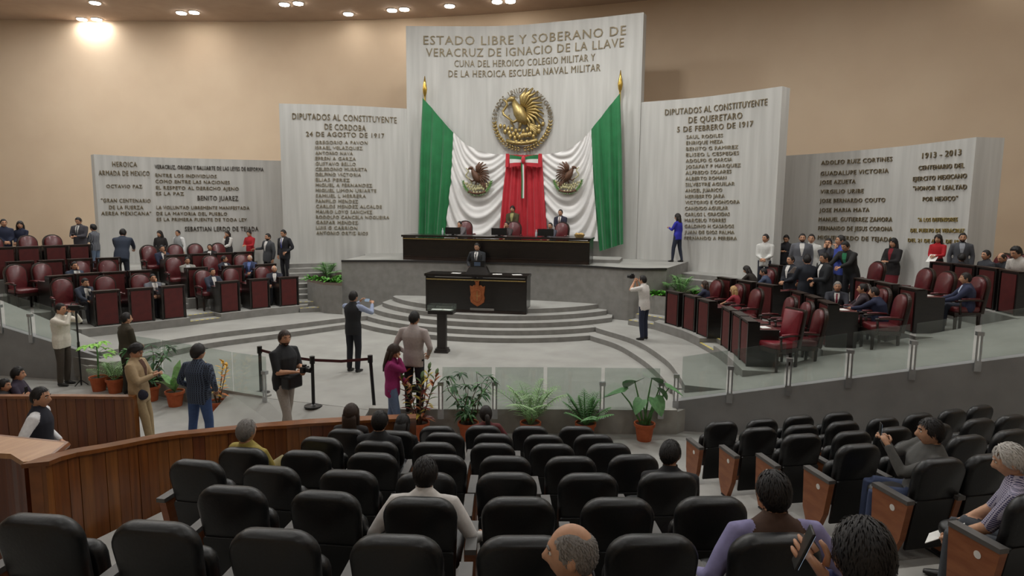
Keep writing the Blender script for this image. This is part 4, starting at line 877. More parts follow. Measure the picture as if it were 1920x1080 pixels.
def make_hand(mb, W, d, nrm, sk, side, sh, curl=28):
    d = d.normalized(); nrm = (nrm-d*nrm.dot(d)).normalized(); a = d.cross(nrm)*side      # a points to the thumb side
    K = W+d*.085*sh
    mb.tube([W-d*.02*sh, W+d*.01*sh, W+d*.05*sh, K+d*.004*sh], [(.021*sh, .021*sh), (.026*sh, .019*sh), (.040*sh, .015*sh), (.037*sh, .012*sh)], sk, 8) if abs(d.z) < .9 or True else 0
    for i, L in enumerate((.066, .076, .070, .055)):
        p = K+a*((.030-.020*i)*sh); q = [p-d*.01*sh]; dd = d.copy(); 
        for sgm in (.42, .33, .25):
            dd = (Quaternion(d.cross(nrm), math.radians(curl)) @ dd) if curl else dd; q.append(q[-1]+dd*L*sgm*sh*1.08)
        mb.tube(q, [.0095*sh, .009*sh, .008*sh, .005*sh], sk, 6)
    t0 = W+d*.022*sh+a*.024*sh; t1 = t0+(d*.6+a*.75+nrm*.15).normalized()*.034*sh; t2 = t1+(d*.9+a*.25+nrm*.3).normalized()*.03*sh; t3 = t2+(d+nrm*.35).normalized()*.02*sh
    mb.tube([t0, t1, t2, t3], [.013*sh, .011*sh, .0095*sh, .006*sh], sk, 6)
ARM = {'down': (.25, .04, -.56), 'phone': (.07, .31, -.17), 'lowphone': (.07, .30, -.27), 'fold': (-.04, .23, -.33), 'clasp': (.03, .25, -.36), 'desk': (.17, .44, -.29), 'chin': (.05, .15, .02), 'face': (.05, .13, .10), 'cam': (.06, .25, .15), 'lap': (.12, .34, -.40), 'arm': (.42, .17, -.33), 'hip': (.20, .14, -.40), 'back': (.06, -.2, -.45), 'high': (.08, .36, .06)}
SKINS = [(192, 144, 114), (176, 128, 99), (202, 156, 126), (166, 118, 90)]
HAIRC = {'black': (22, 18, 17), 'brown': (52, 36, 26), 'grey': (128, 124, 120), 'white': (190, 186, 180), 'blonde': (176, 142, 96), 'dark': (32, 25, 22)}
def person(label, px, py, zf, face, H=1.72, sit=0, lean=0, side=0, aL='down', aR='down', hy=0, hp=0, top=(40, 42, 50), bot=(34, 34, 40), shoe=(24, 22, 22), sleeve=None, short=False, skin=0, hair=('short', 'black'), fem=False, fat=1.06, suit=None, tie=None, beard=False, vox=.02, legs=None, skirt=None, bare=False, group=None, at=None, seat=.46, bow=0, knee=None, dist=None, pole=None):
    s = H/1.72; sk = cm('skin', SKINS[skin], .55); hm = cm('hair', HAIRC[hair[1]], .6, scale=60); tm = top if not isinstance(top, tuple) else cm('cloth', top); bm_ = bot if not isinstance(bot, tuple) else cm('cloth', bot)
    sm = tm if sleeve is None else (sleeve if not isinstance(sleeve, tuple) else cm('cloth', sleeve)); fm = cm('shoe', shoe, .4)
    body = MB(); ext = MB(); hb = MB(); V = Vector
    hz = (seat/s+.085) if sit else .95
    hip = V((0, 0, hz)); la, sa = math.radians(lean), math.radians(side); sp = V((math.sin(sa), math.sin(la)*math.cos(sa), math.cos(la)*math.cos(sa))).normalized()
    fw = V((1, 0, 0)).cross(sp)*-1; fw = V((0, math.cos(la), -math.sin(la))); rt = fw.cross(sp).normalized()
    def sppt(t):                                   # slightly rounded spine
        b = bow*max(0, t)**2; return hip+sp*t+fw*b
    wf = .9 if fem else 1.0; jk = 1.07 if suit else 1.0
    prof = [(-.12, .11, .09), (-.06, .168, .12), (.02, .178*(1.02 if fem else 1), .126), (.13, .158*wf, .116), (.24, .174*wf, .128), (.34, .188*wf, .132), (.405, .186*wf, .116), (.455, .145*wf, .094), (.49, .10*wf, .078), (.52, .066, .062)]
    if not sit and not suit: prof = [(-.15, .178, .126), (-.1, .18, .128)]+prof[2:]
    if suit and not sit: prof = [(-.2, .178, .13)]+[(-.12, .182, .13)]+prof[2:]
    R_ = []
    for t, a, b in prof:
        f = fat if .0 <= t <= .36 else 1+(fat-1)*.5
        c = sppt(t); R_.append([c+rt*(a*jk*f*math.cos(2*math.pi*k/14))+fw*(b*jk*f*math.sin(2*math.pi*k/14)) for k in range(14)])
    body.rings(R_, tm)
    nb = sppt(.49); hd_dir = (sp*.8+V((0, 0, .5))+fw*.12).normalized(); hc = sppt(.515)+hd_dir*.105+fw*.02
    body.tube([nb, sppt(.53), hc-hd_dir*.05], [.058, .053*(.92 if fem else 1), .052*(.92 if fem else 1)], sk, 10)
    shc = sppt(.42); HND = {}
    for sd, a in ((-1, aL), (1, aR)):
        S = shc+rt*(sd*.19*wf*(1+(fat-1)*.4)); off = ARM[a] if isinstance(a, str) else a
        T_ = shc+V((off[0]*(sd if isinstance(a, str) else 1), off[1], off[2])); l1, l2 = .285*wf**.5, .26*wf**.5; dv = T_-S; L = min(dv.length, (l1+l2)*.985); dn = dv.normalized(); T_ = S+dn*L
        ca = (l1*l1+L*L-l2*l2)/(2*l1*L); ca = max(-1, min(1, ca)); pv = V((sd*.55, -.35, -.75)) if pole is None else V((sd*pole[0], pole[1], pole[2])); pole_ = (pv-dn*pv.dot(dn)).normalized(); E_ = S+dn*(l1*ca)+pole_*(l1*math.sqrt(1-ca*ca))
        q = 1.14 if suit else 1.0; body.tube([S-rt*(sd*.08)+sp*.015, S, S.lerp(E_, .5), E_], [.055*q, .064*q*fat**.5, .058*q*fat**.5, .048*q], sm, 10)
        body.tube([E_-(T_-E_).normalized()*.02, E_.lerp(T_, .4), T_-(T_-E_).normalized()*(.0 if not suit else .01)], [.047*q, .046*q if not short else .040, (.036 if not short else .026)*q], sk if short else sm, 10)
        fd_ = (T_-E_).normalized(); nn = V((-sd, 0, 0)) if isinstance(a, str) and a == 'down' else V((-sd*.5, 0, -.6)) ; make_hand(ext, T_, fd_, nn, sk, sd if True else 1, 1.0, 30)
        HND[sd] = T_+fd_*.075
    for sd in (-1, 1):
        hj = hip+V((sd*.088, 0, -.03)); 
        if sit:
            kn = hip+V((sd*.12, .40, .02)) if not knee else hip+V((sd*.1+knee[0], knee[1], knee[2])); an = V((kn.x+sd*.0, kn.y+(.03 if not knee else .1), .085/s))
        else:
            off = (legs or {}).get(sd, (0, 0)); an = V((sd*.10+off[0], off[1]-.02, .085)); kn = hj.lerp(an, .5)+V((sd*.01, .03, 0))
        if skirt: rads = [.08, .058, .036]; lm = sk if not bare else sk
        else: rads = [.098*fat**.5*(1.05 if fem else 1), .07, .055 if not fem else .045]; lm = bm_
        body.tube([hj+V((0, 0, .03)) if not sit else hj+V((0, -.05, .02)), hj.lerp(kn, .45), kn], [rads[0], (rads[0]+rads[1])/2, rads[1]], lm, 10)
        body.tube([kn+V((0, 0, .02)), kn.lerp(an, .4), an], [rads[1], rads[1]*.93, rads[2]], lm, 10)
        ft = an+V((0, 0, -.085/ (s if sit else 1)*0)); body.tube([an+V((0, -.055, -.055)), an+V((0, .0, -.035)), an+V((0, .09, -.052)), an+V((sd*.01, .17, -.062))], [(.034, .028), (.04, .044), (.043, .032), (.028, .02)], fm, 8)
    if skirt:
        km = cm('cloth', skirt); body.rings([[V((a*math.cos(2*math.pi*k/14), b*math.sin(2*math.pi*k/14), z)) for k in range(14)] for z, a, b in ((hz+.08, .15, .11), (hz-.02, .175, .13), (hz-.2, .18, .135), (hz-.42, .165, .125))], km)
    me0 = body.mesh('tmp'); o = bpy.data.objects.new('tmp', me0); COL.objects.link(o)
    rm = o.modifiers.new('r', 'REMESH'); rm.mode = 'VOXEL'; rm.voxel_size = vox; sm_ = o.modifiers.new('s', 'SMOOTH'); sm_.iterations = 6; sm_.factor = .5
    dg = bpy.context.evaluated_depsgraph_get(); me = bpy.data.meshes.new_from_object(o.evaluated_get(dg)); bpy.data.objects.remove(o)
    bv = BVHTree.FromPolygons(body.v, body.f); out = MB(); out.v = [v.co.copy() for v in me.vertices]; out.mats = list(body.mats)
    for p in me.polygons:
        out.f.append(list(p.vertices)); h_ = bv.find_nearest(p.center); out.m.append(body.m[h_[2]] if h_[2] is not None else 0)
    bpy.data.meshes.remove(me); bpy.data.meshes.remove(me0)
    ed = {}
    for i, f in enumerate(out.f):
        for a, b in zip(f, f[1:]+f[:1]): ed.setdefault((a, b) if a < b else (b, a), []).append(i)
    nb_ = [[] for _ in out.f]
    for q in ed.values():
        if len(q) == 2: nb_[q[0]].append(q[1]); nb_[q[1]].append(q[0])
    for _ in range(5):                             # even out ragged hems
        new = list(out.m)
        for i, q in enumerate(nb_):
            c = [out.m[j] for j in q]; d_ = [x for x in c if x != out.m[i]]
            if len(d_) >= 3 or (len(d_) == 2 and len(c) == 4 and d_[0] == d_[1] and i % 2 == _ % 2 and sum(out.m[k] == d_[0] for j in q for k in nb_[j]) > 8): new[i] = max(set(d_), key=d_.count)
        out.m = new
    RH = Matrix.Rotation(math.radians(-hy), 3, 'Z') @ Matrix.Rotation(math.radians(hp), 3, 'X'); shs = 1.05
    HAIRN[0] = 2200 if vox <= .014 else (420 if vox < .019 else 160)
    make_head(ext, hb, hc, RH, sk, hm, hair[0], shs, hm if beard else None)
    surf = BVHTree.FromPolygons(out.v, out.f)
    b = len(out.v); out.v += ext.v
    for f, m in zip(ext.f, ext.m): out.f.append([b+i for i in f]); out.m.append(out.mi(ext.mats[m]))
    htop = hc+RH @ V((0, 0, .118+.02)); ca, sa_ = math.cos(math.radians(face)), math.sin(math.radians(face))
    def loc2(v): return V((v.x*ca+v.y*sa_, -v.x*sa_+v.y*ca))
    if dist is not None:
        g = PD(px, py, dist); k_ = (g.z-zf)/(htop.z*s); k2 = max(.88, min(1.12, k_)); s *= k2; base = V((g.x, g.y))-loc2(htop)*s
        if abs(k2-k_) > .005: print('SCALE', label, 'wanted %.2f -> H %.2f' % (k_, H*k_))
    elif at is None: g = P(px, py, zf+htop.z*s); base = V((g.x, g.y))-loc2(htop)*s
    else: base = V((at[0], at[1]))
    ob = out.obj('person', smooth=True, loc=(base.x, base.y, zf)); ob.rotation_euler = (0, 0, -math.radians(face)); ob.scale = (s, s, s); tag(ob, label, 'person', group)
    if hb.v: hb.obj('hair' if hair[0] != 'cap' else 'cap', ob, smooth=True)
    def patch(outline, n, m, off, name):           # garment piece laid on the chest
        vs = []; fs = []
        for i, (t, w0, w1) in enumerate(outline):
            for j in range(n+1):
                x = w0+(w1-w0)*j/n; o_ = sppt(t)+rt*x+fw*.5; h_ = surf.ray_cast(o_, -fw); q = (h_[0] if h_[0] is not None else sppt(t)+rt*x+fw*.1); vs.append(q+fw*off)
        for i in range(len(outline)-1):
            for j in range(n): fs.append((i*(n+1)+j, i*(n+1)+j+1, (i+1)*(n+1)+j+1, (i+1)*(n+1)+j))
        k = len(vs); vs += [v-fw*.012 for v in vs]; fs += [tuple(k+i for i in f[::-1]) for f in fs]; mb = MB().add(vs, fs, m); mb.obj(name, ob, smooth=False)
    if suit: patch([(.15, -.012, .012), (.25, -.03, .03), (.35, -.05, .05), (.43, -.062, .062), (.485, -.055, .055)], 6, cm('shirt', suit), .006, 'shirt_front')
    if tie: patch([(.14, -.004, .004), (.18, -.026, .026), (.32, -.02, .02), (.44, -.014, .014), (.47, -.02, .02)], 2, cm('tie', tie, .6), .013, 'tie')
    if not suit and hair[0] != 'none' and not fem:
        rr = []
        for dz, r in ((.505, .068), (.54, .064)): rr.append([sppt(dz)+rt*(r*math.cos(2*math.pi*k/12))+fw*(r*math.sin(2*math.pi*k/12)) for k in range(12)])
        rr += [[q+(sppt(.52)-q)*.08-sp*.005 for q in r] for r in rr[::-1]]; MB().rings(rr, tm, False).obj('collar', ob, smooth=True)
    rot = Matrix.Rotation(-math.radians(face), 3, 'Z'); ob_h = {k: V((base.x, base.y, zf))+rot @ (v*s) for k, v in HND.items()}
    return ob, ob_h, rot, s
def item(kind, ob_h, rot, label, pose=None, off=(0, 0, 0)):
    """a thing held in the hands of a person"""
    c = (ob_h[-1]+ob_h[1])/2 if pose in (None, 'both') else ob_h[pose]
    c = c+rot @ Vector(off); e = empty(kind, c); e.rotation_euler = rot.to_euler()
    if kind == 'camera':
        MB().box((-.07, -.035, -.045), (.07, .035, .045), BLACKM).obj('camera_body', e, bevel=.006); MB().lathe([(.036, 0), (.04, .05), (.042, .12), (.038, .12), (.034, .11)], BLACKM, n=14).obj('lens', e).rotation_euler = (-math.pi/2, 0, 0); MB().box((-.025, -.03, .045), (.025, .02, .075), BLACKM).obj('prism_hump', e)
    elif kind == 'video_camera':
        MB().box((-.05, -.14, -.05), (.05, .1, .06), BLACKM).obj('camera_body', e, bevel=.01); MB().lathe([(.04, 0), (.045, .08), (.05, .1), (.03, .1)], BLACKM, n=14).obj('lens', e, loc=(0, .1, 0)).rotation_euler = (-math.pi/2, 0, 0); MB().tube([(0, -.1, .06), (0, -.08, .11), (0, .05, .11), (0, .07, .06)], .012, BLACKM, 6).obj('handle', e)
    elif kind == 'smartphone':
        MB().box((-.037, -.005, -.072), (.037, .005, .072), BLACKM).obj('case', e, bevel=.004); MB().box((-.033, -.0062, -.066), (.033, -.0052, .066), emit('phone_screen', (150, 170, 190), .5)).obj('screen', e)
    elif kind == 'paper_sheet':
        MB().box((-.1, -.002, -.14), (.1, .002, .14), WHITEP).obj('sheet', e); e.rotation_euler = (Matrix(rot) @ Matrix.Rotation(.9, 3, 'X')).to_euler()
    tag(e, label, {'camera': 'camera', 'video_camera': 'video camera', 'smartphone': 'phone', 'paper_sheet': 'paper'}[kind]); return e
NAVY, CHAR, GREY, BLK = (34, 40, 62), (44, 45, 50), (104, 104, 108), (24, 24, 27); WHT = (214, 212, 208)
D = []
T1, T2, T3, T4 = ZT
def pp(*a, **k): r = person(*a, **k); D.append(r); return r
def hd(p): return math.hypot(p[0]-CAM.x, p[1]-CAM.y)
def cdist(sd, k, i, d=-.05): return hd(CHL[sd, k, i])+d
def wd(poly, px, gap=.5, py=460):
    for d in (0, 8, -8, 16, -16, 30, -30):
        q = wallpoint(poly, px+d, py)[0]
        if q is not None: return hd(q)-gap
    return hd(poly[len(poly)//2])-gap
def ddist(sd, k, i, d): return hd(ROWS[sd, k][i])+d
# ---- left block, standing
pp('man in a dark navy jacket at the left picture edge behind the back desks', 6, 410, T4, 120, 1.7, top=NAVY, dist=cdist('L', 3, 0, .9), vox=.024, aL='clasp', aR='clasp')
pp('woman with long dark hair in a navy jacket behind the back-left desks', 37, 414, T4, 170, 1.66, fem=True, top=NAVY, hair=('long', 'dark'), aL='clasp', aR='clasp', hy=-30, dist=cdist('L', 3, 0, .9), vox=.024)
r = pp('man in a grey suit looking at a phone left of the outer slab', 145, 407, T4, 170, 1.74, top=(66, 64, 70), suit=WHT, tie=(70, 76, 84), aL='lowphone', aR='lowphone', hp=-18, fat=1.12, dist=cdist('L', 3, 2, .7), vox=.022); item('smartphone', r[1], r[2], 'phone held by the man in the grey suit left of the outer slab')
pp('person in a patterned top and jeans beside the man in the grey suit', 174, 420, T4-.12, 265, 1.58, top=plaid('patterned_knit', (50, 52, 60), (150, 152, 158), (96, 100, 110), 9), bot=(96, 112, 134), fem=True, aL='lowphone', aR='lowphone', hair=('curly', 'black'), dist=cdist('L', 3, 2, .9), vox=.024)
pp('man in a navy suit seen from behind, bending over in the left aisle', 230, 428, T3-.1, -28, 1.72, lean=24, top=(42, 50, 66), bot=(34, 38, 50), suit=WHT, aL='desk', aR='desk', dist=ddist('L', 2, 3, 1.2), vox=.022)
pp('woman with long dark hair in a black jacket standing by the outer left slab', 299, 432, T3, 165, 1.62, fem=True, top=(38, 34, 34), hair=('long', 'dark'), hy=20, dist=wd(PLL, 299), vox=.024)
pp('man in a white jacket over a grey shirt standing by the outer left slab', 333, 431, T3, 185, 1.66, top=(150, 152, 154), sleeve=(222, 222, 222), dist=wd(PLL, 333), vox=.024)
pp('woman in a dark vest with white sleeves and crossed arms by the outer left slab', 426, 432, T3, 190, 1.64, fem=True, top=(36, 32, 34), sleeve=WHT, aL='fold', aR='chin', hair=('pony', 'dark'), dist=wd(PLL, 426), vox=.024)
pp('person in a red jacket clasping hands by the outer left slab', 466, 432, T3-.02, 190, 1.66, top=(168, 32, 40), aL='lowphone', aR='lowphone', hp=-12, dist=wd(PLL, 466), vox=.022)
pp('bearded man in a grey suit stretching one arm over the desks', 502, 437, T2, 200, 1.74, side=-6, top=(70, 72, 76), bot=(32, 32, 36), suit=WHT, aL='down', aR=(.55, .12, -.22), beard=True, dist=ddist('L', 2, 7, .9), vox=.02)
pp('man in a dark suit and blue tie standing beside the middle left slab', 530, 430, T2+.14, 195, 1.74, top=(34, 34, 40), bot=(28, 28, 34), suit=WHT, tie=(60, 70, 150), aL='hip', aR='down', hp=-12, dist=wd(PML, 532, .9), vox=.02)
# ---- left block, seated
pp('seated deputy in a dark navy suit resting chin on hand, third row left', 304, 467, T3, 120, 1.74, sit=1, top=NAVY, suit=WHT, aL='chin', aR='lap', dist=cdist('L', 2, 3), vox=.022)
pp('seated deputy in a black suit behind the third-row desks', 393, 458, T3, 160, 1.7, sit=1, top=BLK, suit=WHT, aL='desk', aR='desk', dist=cdist('L', 2, 5), vox=.024)
pp('seated deputy in a light grey checked suit, second row left', 351, 485, T2, 130, 1.72, sit=1, top=(140, 138, 132), bot=(128, 126, 122), suit=(196, 198, 200), aL='desk', aR='fold', dist=cdist('L', 1, 4), vox=.022)
pp('seated deputy in a dark suit turning his head towards the wall', 420, 482, T2, 100, 1.72, sit=1, top=(40, 46, 58), suit=WHT, aL='desk', aR='desk', hy=-40, dist=cdist('L', 1, 5), vox=.022, hair=('short', 'dark'))
pp('white-haired seated deputy in a blue shirt, second row left', 468, 478, T2, 170, 1.7, sit=1, top=(52, 62, 92), suit=(110, 130, 190), aL='desk', aR='desk', hair=('bald', 'white'), dist=cdist('L', 1, 6), vox=.022)
pp('seated deputy in a navy suit and white shirt, front row left', 398, 502, T1, 118, 1.76, sit=1, top=(44, 50, 66), suit=WHT, aL='desk', aR='desk', dist=cdist('L', 0, 3), vox=.02)
pp('white-haired seated deputy in a navy suit, front row beside the end desk', 514, 497, T1, 150, 1.74, sit=1, top=(40, 42, 54), suit=WHT, aL='desk', aR='desk', hair=('bald', 'white'), dist=cdist('L', 0, 5), vox=.02)
pp('seated deputy in a grey jacket with a hand to his mouth, front row left', 286, 513, T1, 120, 1.7, sit=1, top=(98, 100, 108), suit=WHT, aL='face', aR='desk', dist=cdist('L', 0, 2), vox=.02)
pp('seated deputy in a dark blue suit holding his face, leftmost of the front row', 160, 521, T1, 105, 1.72, sit=1, lean=14, top=(44, 50, 64), suit=WHT, aL='face', aR='desk', hp=-14, dist=cdist('L', 0, 0), vox=.02)
pp('seated deputy in a navy suit hiding his mouth, second row left', 139, 490, T2, 110, 1.74, sit=1, top=(46, 54, 70), suit=WHT, aL='face', aR='desk', dist=cdist('L', 1, 1), vox=.022)
# ---- front left floor
r = pp('cameraman in a white jacket filming beside the left ramp', 121, 560, ZF, 80, 1.80, at=xy(P(122, 722, ZF)), top=(214, 208, 196), bot=(66, 58, 50), aL='cam', aR='cam', fat=1.16, vox=.016); VC = item('video_camera', r[1], r[2], 'small video camera on a monopod held by the cameraman in white', None, (0, .1, .02))
b_ = VC.location; mo = empty('monopod', (b_.x, b_.y, ZF)); MB().tube([(0, 0, 0), (0, 0, b_.z-ZF-.06)], [.014, .02], BLACKM, 8).obj('leg_tube', mo); MB().tube([(0, 0, .75), (0, 0, .95)], .026, BLACKM, 8).obj('grip', mo); [MB().tube([(0, 0, .12), (.14*math.cos(a), .14*math.sin(a), .01)], .01, BLACKM, 6).obj('foot', mo) for a in (.3, 2.4, 4.5)]; tag(mo, 'black monopod under the cameraman\'s video camera', 'monopod')
pp('man in a dark olive jacket facing the chamber behind the potted plants', 236, 585, ZF, 25, 1.72, top=(62, 56, 44), bot=(48, 44, 38), aL='clasp', aR='clasp', vox=.016)
r = pp('man in a beige jacket and khaki trousers leaning on the far parapet with a phone', 262, 645, ZF, 75, 1.70, lean=-4, top=(166, 144, 112), bot=(158, 138, 104), suit=(84, 56, 44), aL='phone', aR='phone', hp=-30, hair=('curly', 'black'), vox=.015, legs={-1: (0, .12), 1: (0, .2)}); item('smartphone', r[1], r[2], 'phone held by the man in the beige jacket')
bg = empty('waist_bag', r[0].location+r[2] @ Vector((.13, .1, .88))); MB().ball((0, 0, 0), (.12, .055, .085), cm('cloth', (40, 42, 58)), 12, 8).obj('pouch', bg, smooth=True); MB().tube([(-.1, 0, .05), (0, .055, .03), (.1, 0, .05)], .01, BLACKM, 6).obj('zip', bg); tag(bg, 'dark blue waist bag on the hip of the man in beige', 'bag')
pp('man in a dark blue plaid shirt, jeans and a black cap seen from behind', 371, 645, ZF, 5, 1.74, top=plaid('blue_plaid', (30, 36, 52), (84, 96, 116), (60, 72, 92), 9), bot=(58, 82, 126), aL='hip', aR='hip', hair=('cap', 'black'), fat=1.15, hy=10, vox=.015, legs={-1: (-.08, 0), 1: (.08, 0)})
pp('person with dark curly hair behind the far parapet at the left edge', 33, 688, ZF, 60, 1.68, sit=1, seat=.46, dist=hd(P(20, 742, .5))+.75, top=(52, 44, 60), hair=('curly', 'black'), aR='phone', aL='lap', vox=.018)
r = pp('person with dark hair raising a phone behind the far parapet', 8, 712, ZF, 75, 1.62, sit=1, seat=.4, dist=hd(P(0, 742, .5))+.5, top=(70, 72, 76), hair=('curly', 'black'), aR=(.12, .42, .02), aL='lap', vox=.018); item('smartphone', r[1], r[2], 'phone raised behind the far parapet', 1, (0, 0, .04))
pp('man in a navy vest and white shirt between the two wooden parapets', 74, 724, ZF-.0, 60, 1.74, top=(30, 32, 44), sleeve=(220, 220, 222), aL='hip', aR=(.34, .14, -.34), hy=15, vox=.015)
# ---- pit
r = pp('man in a black padded vest photographing the presidium with a phone', 659, 545, 0, 12, 1.74, top=(30, 31, 35), sleeve=(150, 162, 190), bot=(28, 30, 38), aL='high', aR=(.2, .4, .02), vox=.016, at=xy(P(664, 697, 0))); item('smartphone', r[1], r[2], 'phone held up by the man in the black vest').rotation_euler = (r[2].to_euler().x, math.pi/2, r[2].to_euler().z)
pp('man in a pale pinkish shirt standing at the pit lectern, back to the camera', 778, 582, 0, 6, 1.76, top=(176, 166, 164), bot=(36, 38, 46), aL='hip', aR='hip', hp=-14, vox=.016)
r = pp('bearded photographer in a black polo shirt and grey trousers', 533, 618, -.22, 105, 1.78, top=(34, 36, 40), bot=(152, 146, 139), short=True, aL='lowphone', aR='lowphone', beard=True, hair=('short', 'brown'), fat=1.22, vox=.014, hy=18, legs={-1: (0, -.12), 1: (0, .2)}); item('camera', r[1], r[2], 'black camera held by the bearded photographer', None, (0, .05, .04))
cb = empty('camera_bag', Vector(r[0].location)+r[2] @ Vector((.05, .2, .98))); MB().box((-.15, -.09, -.11), (.15, .09, .1), BLACKM).obj('bag_body', cb, bevel=.03); MB().box((-.16, -.1, .06), (.16, .1, .11), cm('cloth', (30, 31, 34))).obj('flap', cb, bevel=.02); MB().tube([(-.14, -.05, .1), (-.1, -.18, .42), (-.02, -.16, .58)], [(.02, .006)]*3, BLACKM, 6).obj('strap', cb); cb.rotation_euler = r[2].to_euler(); tag(cb, 'black camera bag slung in front of the bearded photographer', 'bag')
r = pp('woman in a magenta top and jeans holding a hand to her face', 741, 645, ZF+.04, 80, 1.62, fem=True, top=(142, 36, 98), bot=(98, 116, 146), aL='clasp', aR='face', hair=('long', 'brown'), hp=-12, vox=.014, legs={-1: (0, -.1), 1: (0, .14)}); item('camera', r[1], r[2], 'black camera hanging from the hand of the woman in magenta', -1, (0, .08, -.06))
r = pp('photographer in a white short-sleeved shirt on the right ring step', 1193, 515, .26, -62, 1.62, lean=4, top=(206, 202, 198), bot=(36, 42, 62), short=True, aL='cam', aR='cam', vox=.016, at=xy(P(1206, 637, .26))); item('camera', r[1], r[2], 'black camera with a long lens raised by the photographer in white', None, (0, .1, .05))
pp('speaker in a dark suit and grey tie standing behind the tribune', 894, 455, .65, 185, 1.76, top=(38, 40, 44), bot=(30, 30, 34), suit=WHT, tie=(120, 122, 128), aL='lowphone', aR='hip', hp=-12, vox=.016)
# ---- stage
def stage_at(px, y): q = PM @ Vector((on_presid(px), y, 0)); return (q.x, q.y)
pp('seated presidium member in a grey suit leaning left, behind the left monitor', 862, 416, ZS+.1, 205, 1.72, sit=1, lean=10, side=8, top=(98, 94, 96), suit=WHT, aL='desk', aR='chin', dist=PCD[0], vox=.02)
pp('seated presidium member in a dark suit behind the middle monitor', 950, 418, ZS+.1, 200, 1.70, sit=1, lean=6, top=(60, 54, 54), suit=WHT, aL='desk', aR='face', dist=PCD[1], vox=.02)
pp('seated presidium member in a dark suit behind the right monitor', 1032, 420, ZS+.1, 200, 1.68, sit=1, lean=6, top=(70, 70, 82), suit=(180, 184, 200), aL='desk', aR='desk', dist=PCD[2], vox=.02)
pp('woman in an olive jacket standing in front of the red cloth', 961, 385, ZS+.1, 185, 1.62, fem=True, top=(70, 62, 38), suit=(150, 146, 96), aL='clasp', aR='clasp', hair=('pony', 'dark'), dist=PCD[1]+.7, vox=.02)
pp('man in a navy suit standing behind the right presidium armchair', 1051, 392, ZS+.1, 195, 1.62, top=(40, 40, 56), suit=WHT, tie=(90, 40, 50), aL='clasp', aR='clasp', dist=PCD[2]+.7, vox=.02)
pp('woman in a bright blue top and dark trousers walking along the stage', 1271, 400, ZS, -60, 1.62, fem=True, top=(44, 46, 160), bot=(36, 42, 58), hair=('long', 'dark'), aL='phone', aR='down', dist=wd(PMR, 1273, .45), vox=.018, legs={-1: (0, .14), 1: (0, -.12)})
# ---- right block, standing
pp('man in a white shirt with hands clasped standing by the middle right slab', 1436, 438, T3, 200, 1.72, top=(206, 206, 202), bot=(40, 42, 54), fat=.94, aL='clasp', aR='clasp', hy=30, dist=wd(PMR, 1436, .75), vox=.02)
r = pp('man in a dark shirt reading a phone by the corner of the right slabs', 1474, 440, T3-.1, 205, 1.68, top=(42, 42, 48), aL='phone', aR='phone', hp=-22, dist=wd(PLR, 1476, 1.2), vox=.022); item('smartphone', r[1], r[2], 'phone read by the man by the corner of the right slabs')
pp('bearded man in a grey suit and white shirt standing among the right desks', 1505, 437, T3, 190, 1.76, top=(96, 98, 104), suit=WHT, beard=True, fat=1.15, dist=ddist('R', 2, 1, 1.1), vox=.02)
pp('man in a white shirt half hidden behind the man in the grey suit', 1522, 438, T3-.12, 200, 1.74, top=(210, 210, 206), dist=ddist('R', 2, 1, 1.6), vox=.022)
pp('man in a dark suit facing left beside the group in the right aisle', 1483, 478, T2-.12, 240, 1.70, top=(32, 34, 42), suit=WHT, aL='clasp', aR='clasp', dist=cdist('R', 1, 1, .1), vox=.02)
r = pp('man in a dark suit seen from behind holding papers in the right aisle', 1514, 476, T2-.18, -20, 1.76, top=(30, 34, 44), bot=(26, 28, 34), suit=WHT, aL='phone', aR='clasp', fat=1.1, dist=cdist('R', 1, 1, -.6), vox=.018, hy=30); item('paper_sheet', r[1], r[2], 'white papers held by the man seen from behind in the right aisle', -1, (-.05, .02, .08))
pp('man in a black suit facing left at the right of the aisle group', 1545, 473, T2-.12, 260, 1.74, top=(30, 32, 36), bot=(28, 28, 32), suit=WHT, aL='lowphone', aR='clasp', hp=-10, fat=1.1, dist=cdist('R', 1, 1, -.7), vox=.018)
pp('man in a dark shirt with hands to his mouth behind the right desks', 1554, 446, T3-.1, 210, 1.70, top=(48, 48, 54), aL='face', aR='face', dist=ddist('R', 2, 2, 2.2), vox=.022)
pp('man in a bright blue shirt in profile behind the right desks', 1577, 440, T3-.05, 265, 1.74, top=(56, 72, 150), aL='chin', aR='clasp', dist=ddist('R', 2, 2, 1.7), vox=.02)
pp('man in a black suit and green shirt leaning over the right desks', 1583, 452, T3, 235, 1.76, lean=22, top=(32, 32, 32), suit=(50, 130, 90), aL='desk', aR='desk', hp=-22, dist=ddist('R', 2, 2, 1.0), vox=.018)
r = pp('woman in a black jacket over a dark red dress by the outer right slab', 1676, 446, T3-.1, 235, 1.64, fem=True, top=(32, 28, 30), skirt=(104, 26, 36), suit=(120, 30, 40), aL='lowphone', aR='lowphone', hair=('long', 'black'), dist=wd(PLR, 1676), vox=.018)
r = pp('woman in a bright red top with long hair by the outer right slab', 1760, 439, T4, 225, 1.62, fem=True, top=(168, 24, 34), fat=.94, skirt=(40, 34, 36), aL='lowphone', aR='clasp', hair=('long', 'dark'), dist=wd(PLR, 1760, .6), vox=.018); item('paper_sheet', r[1], r[2], 'white paper held by the woman in the red top')
pp('bearded man in a dark grey jacket standing at the end of the outer right slab', 1806, 436, T4, 200, 1.70, top=(74, 76, 82), suit=(150, 154, 162), beard=True, fat=.96, dist=wd(PLR, 1800, .6), vox=.018)
pp('dark-haired person seated in front of the bearded man in the grey jacket', 1804, 476, T4, 20, 1.62, sit=1, top=(36, 36, 42), hair=('curly', 'black'), dist=ddist('R', 3, 1, .5), vox=.02)
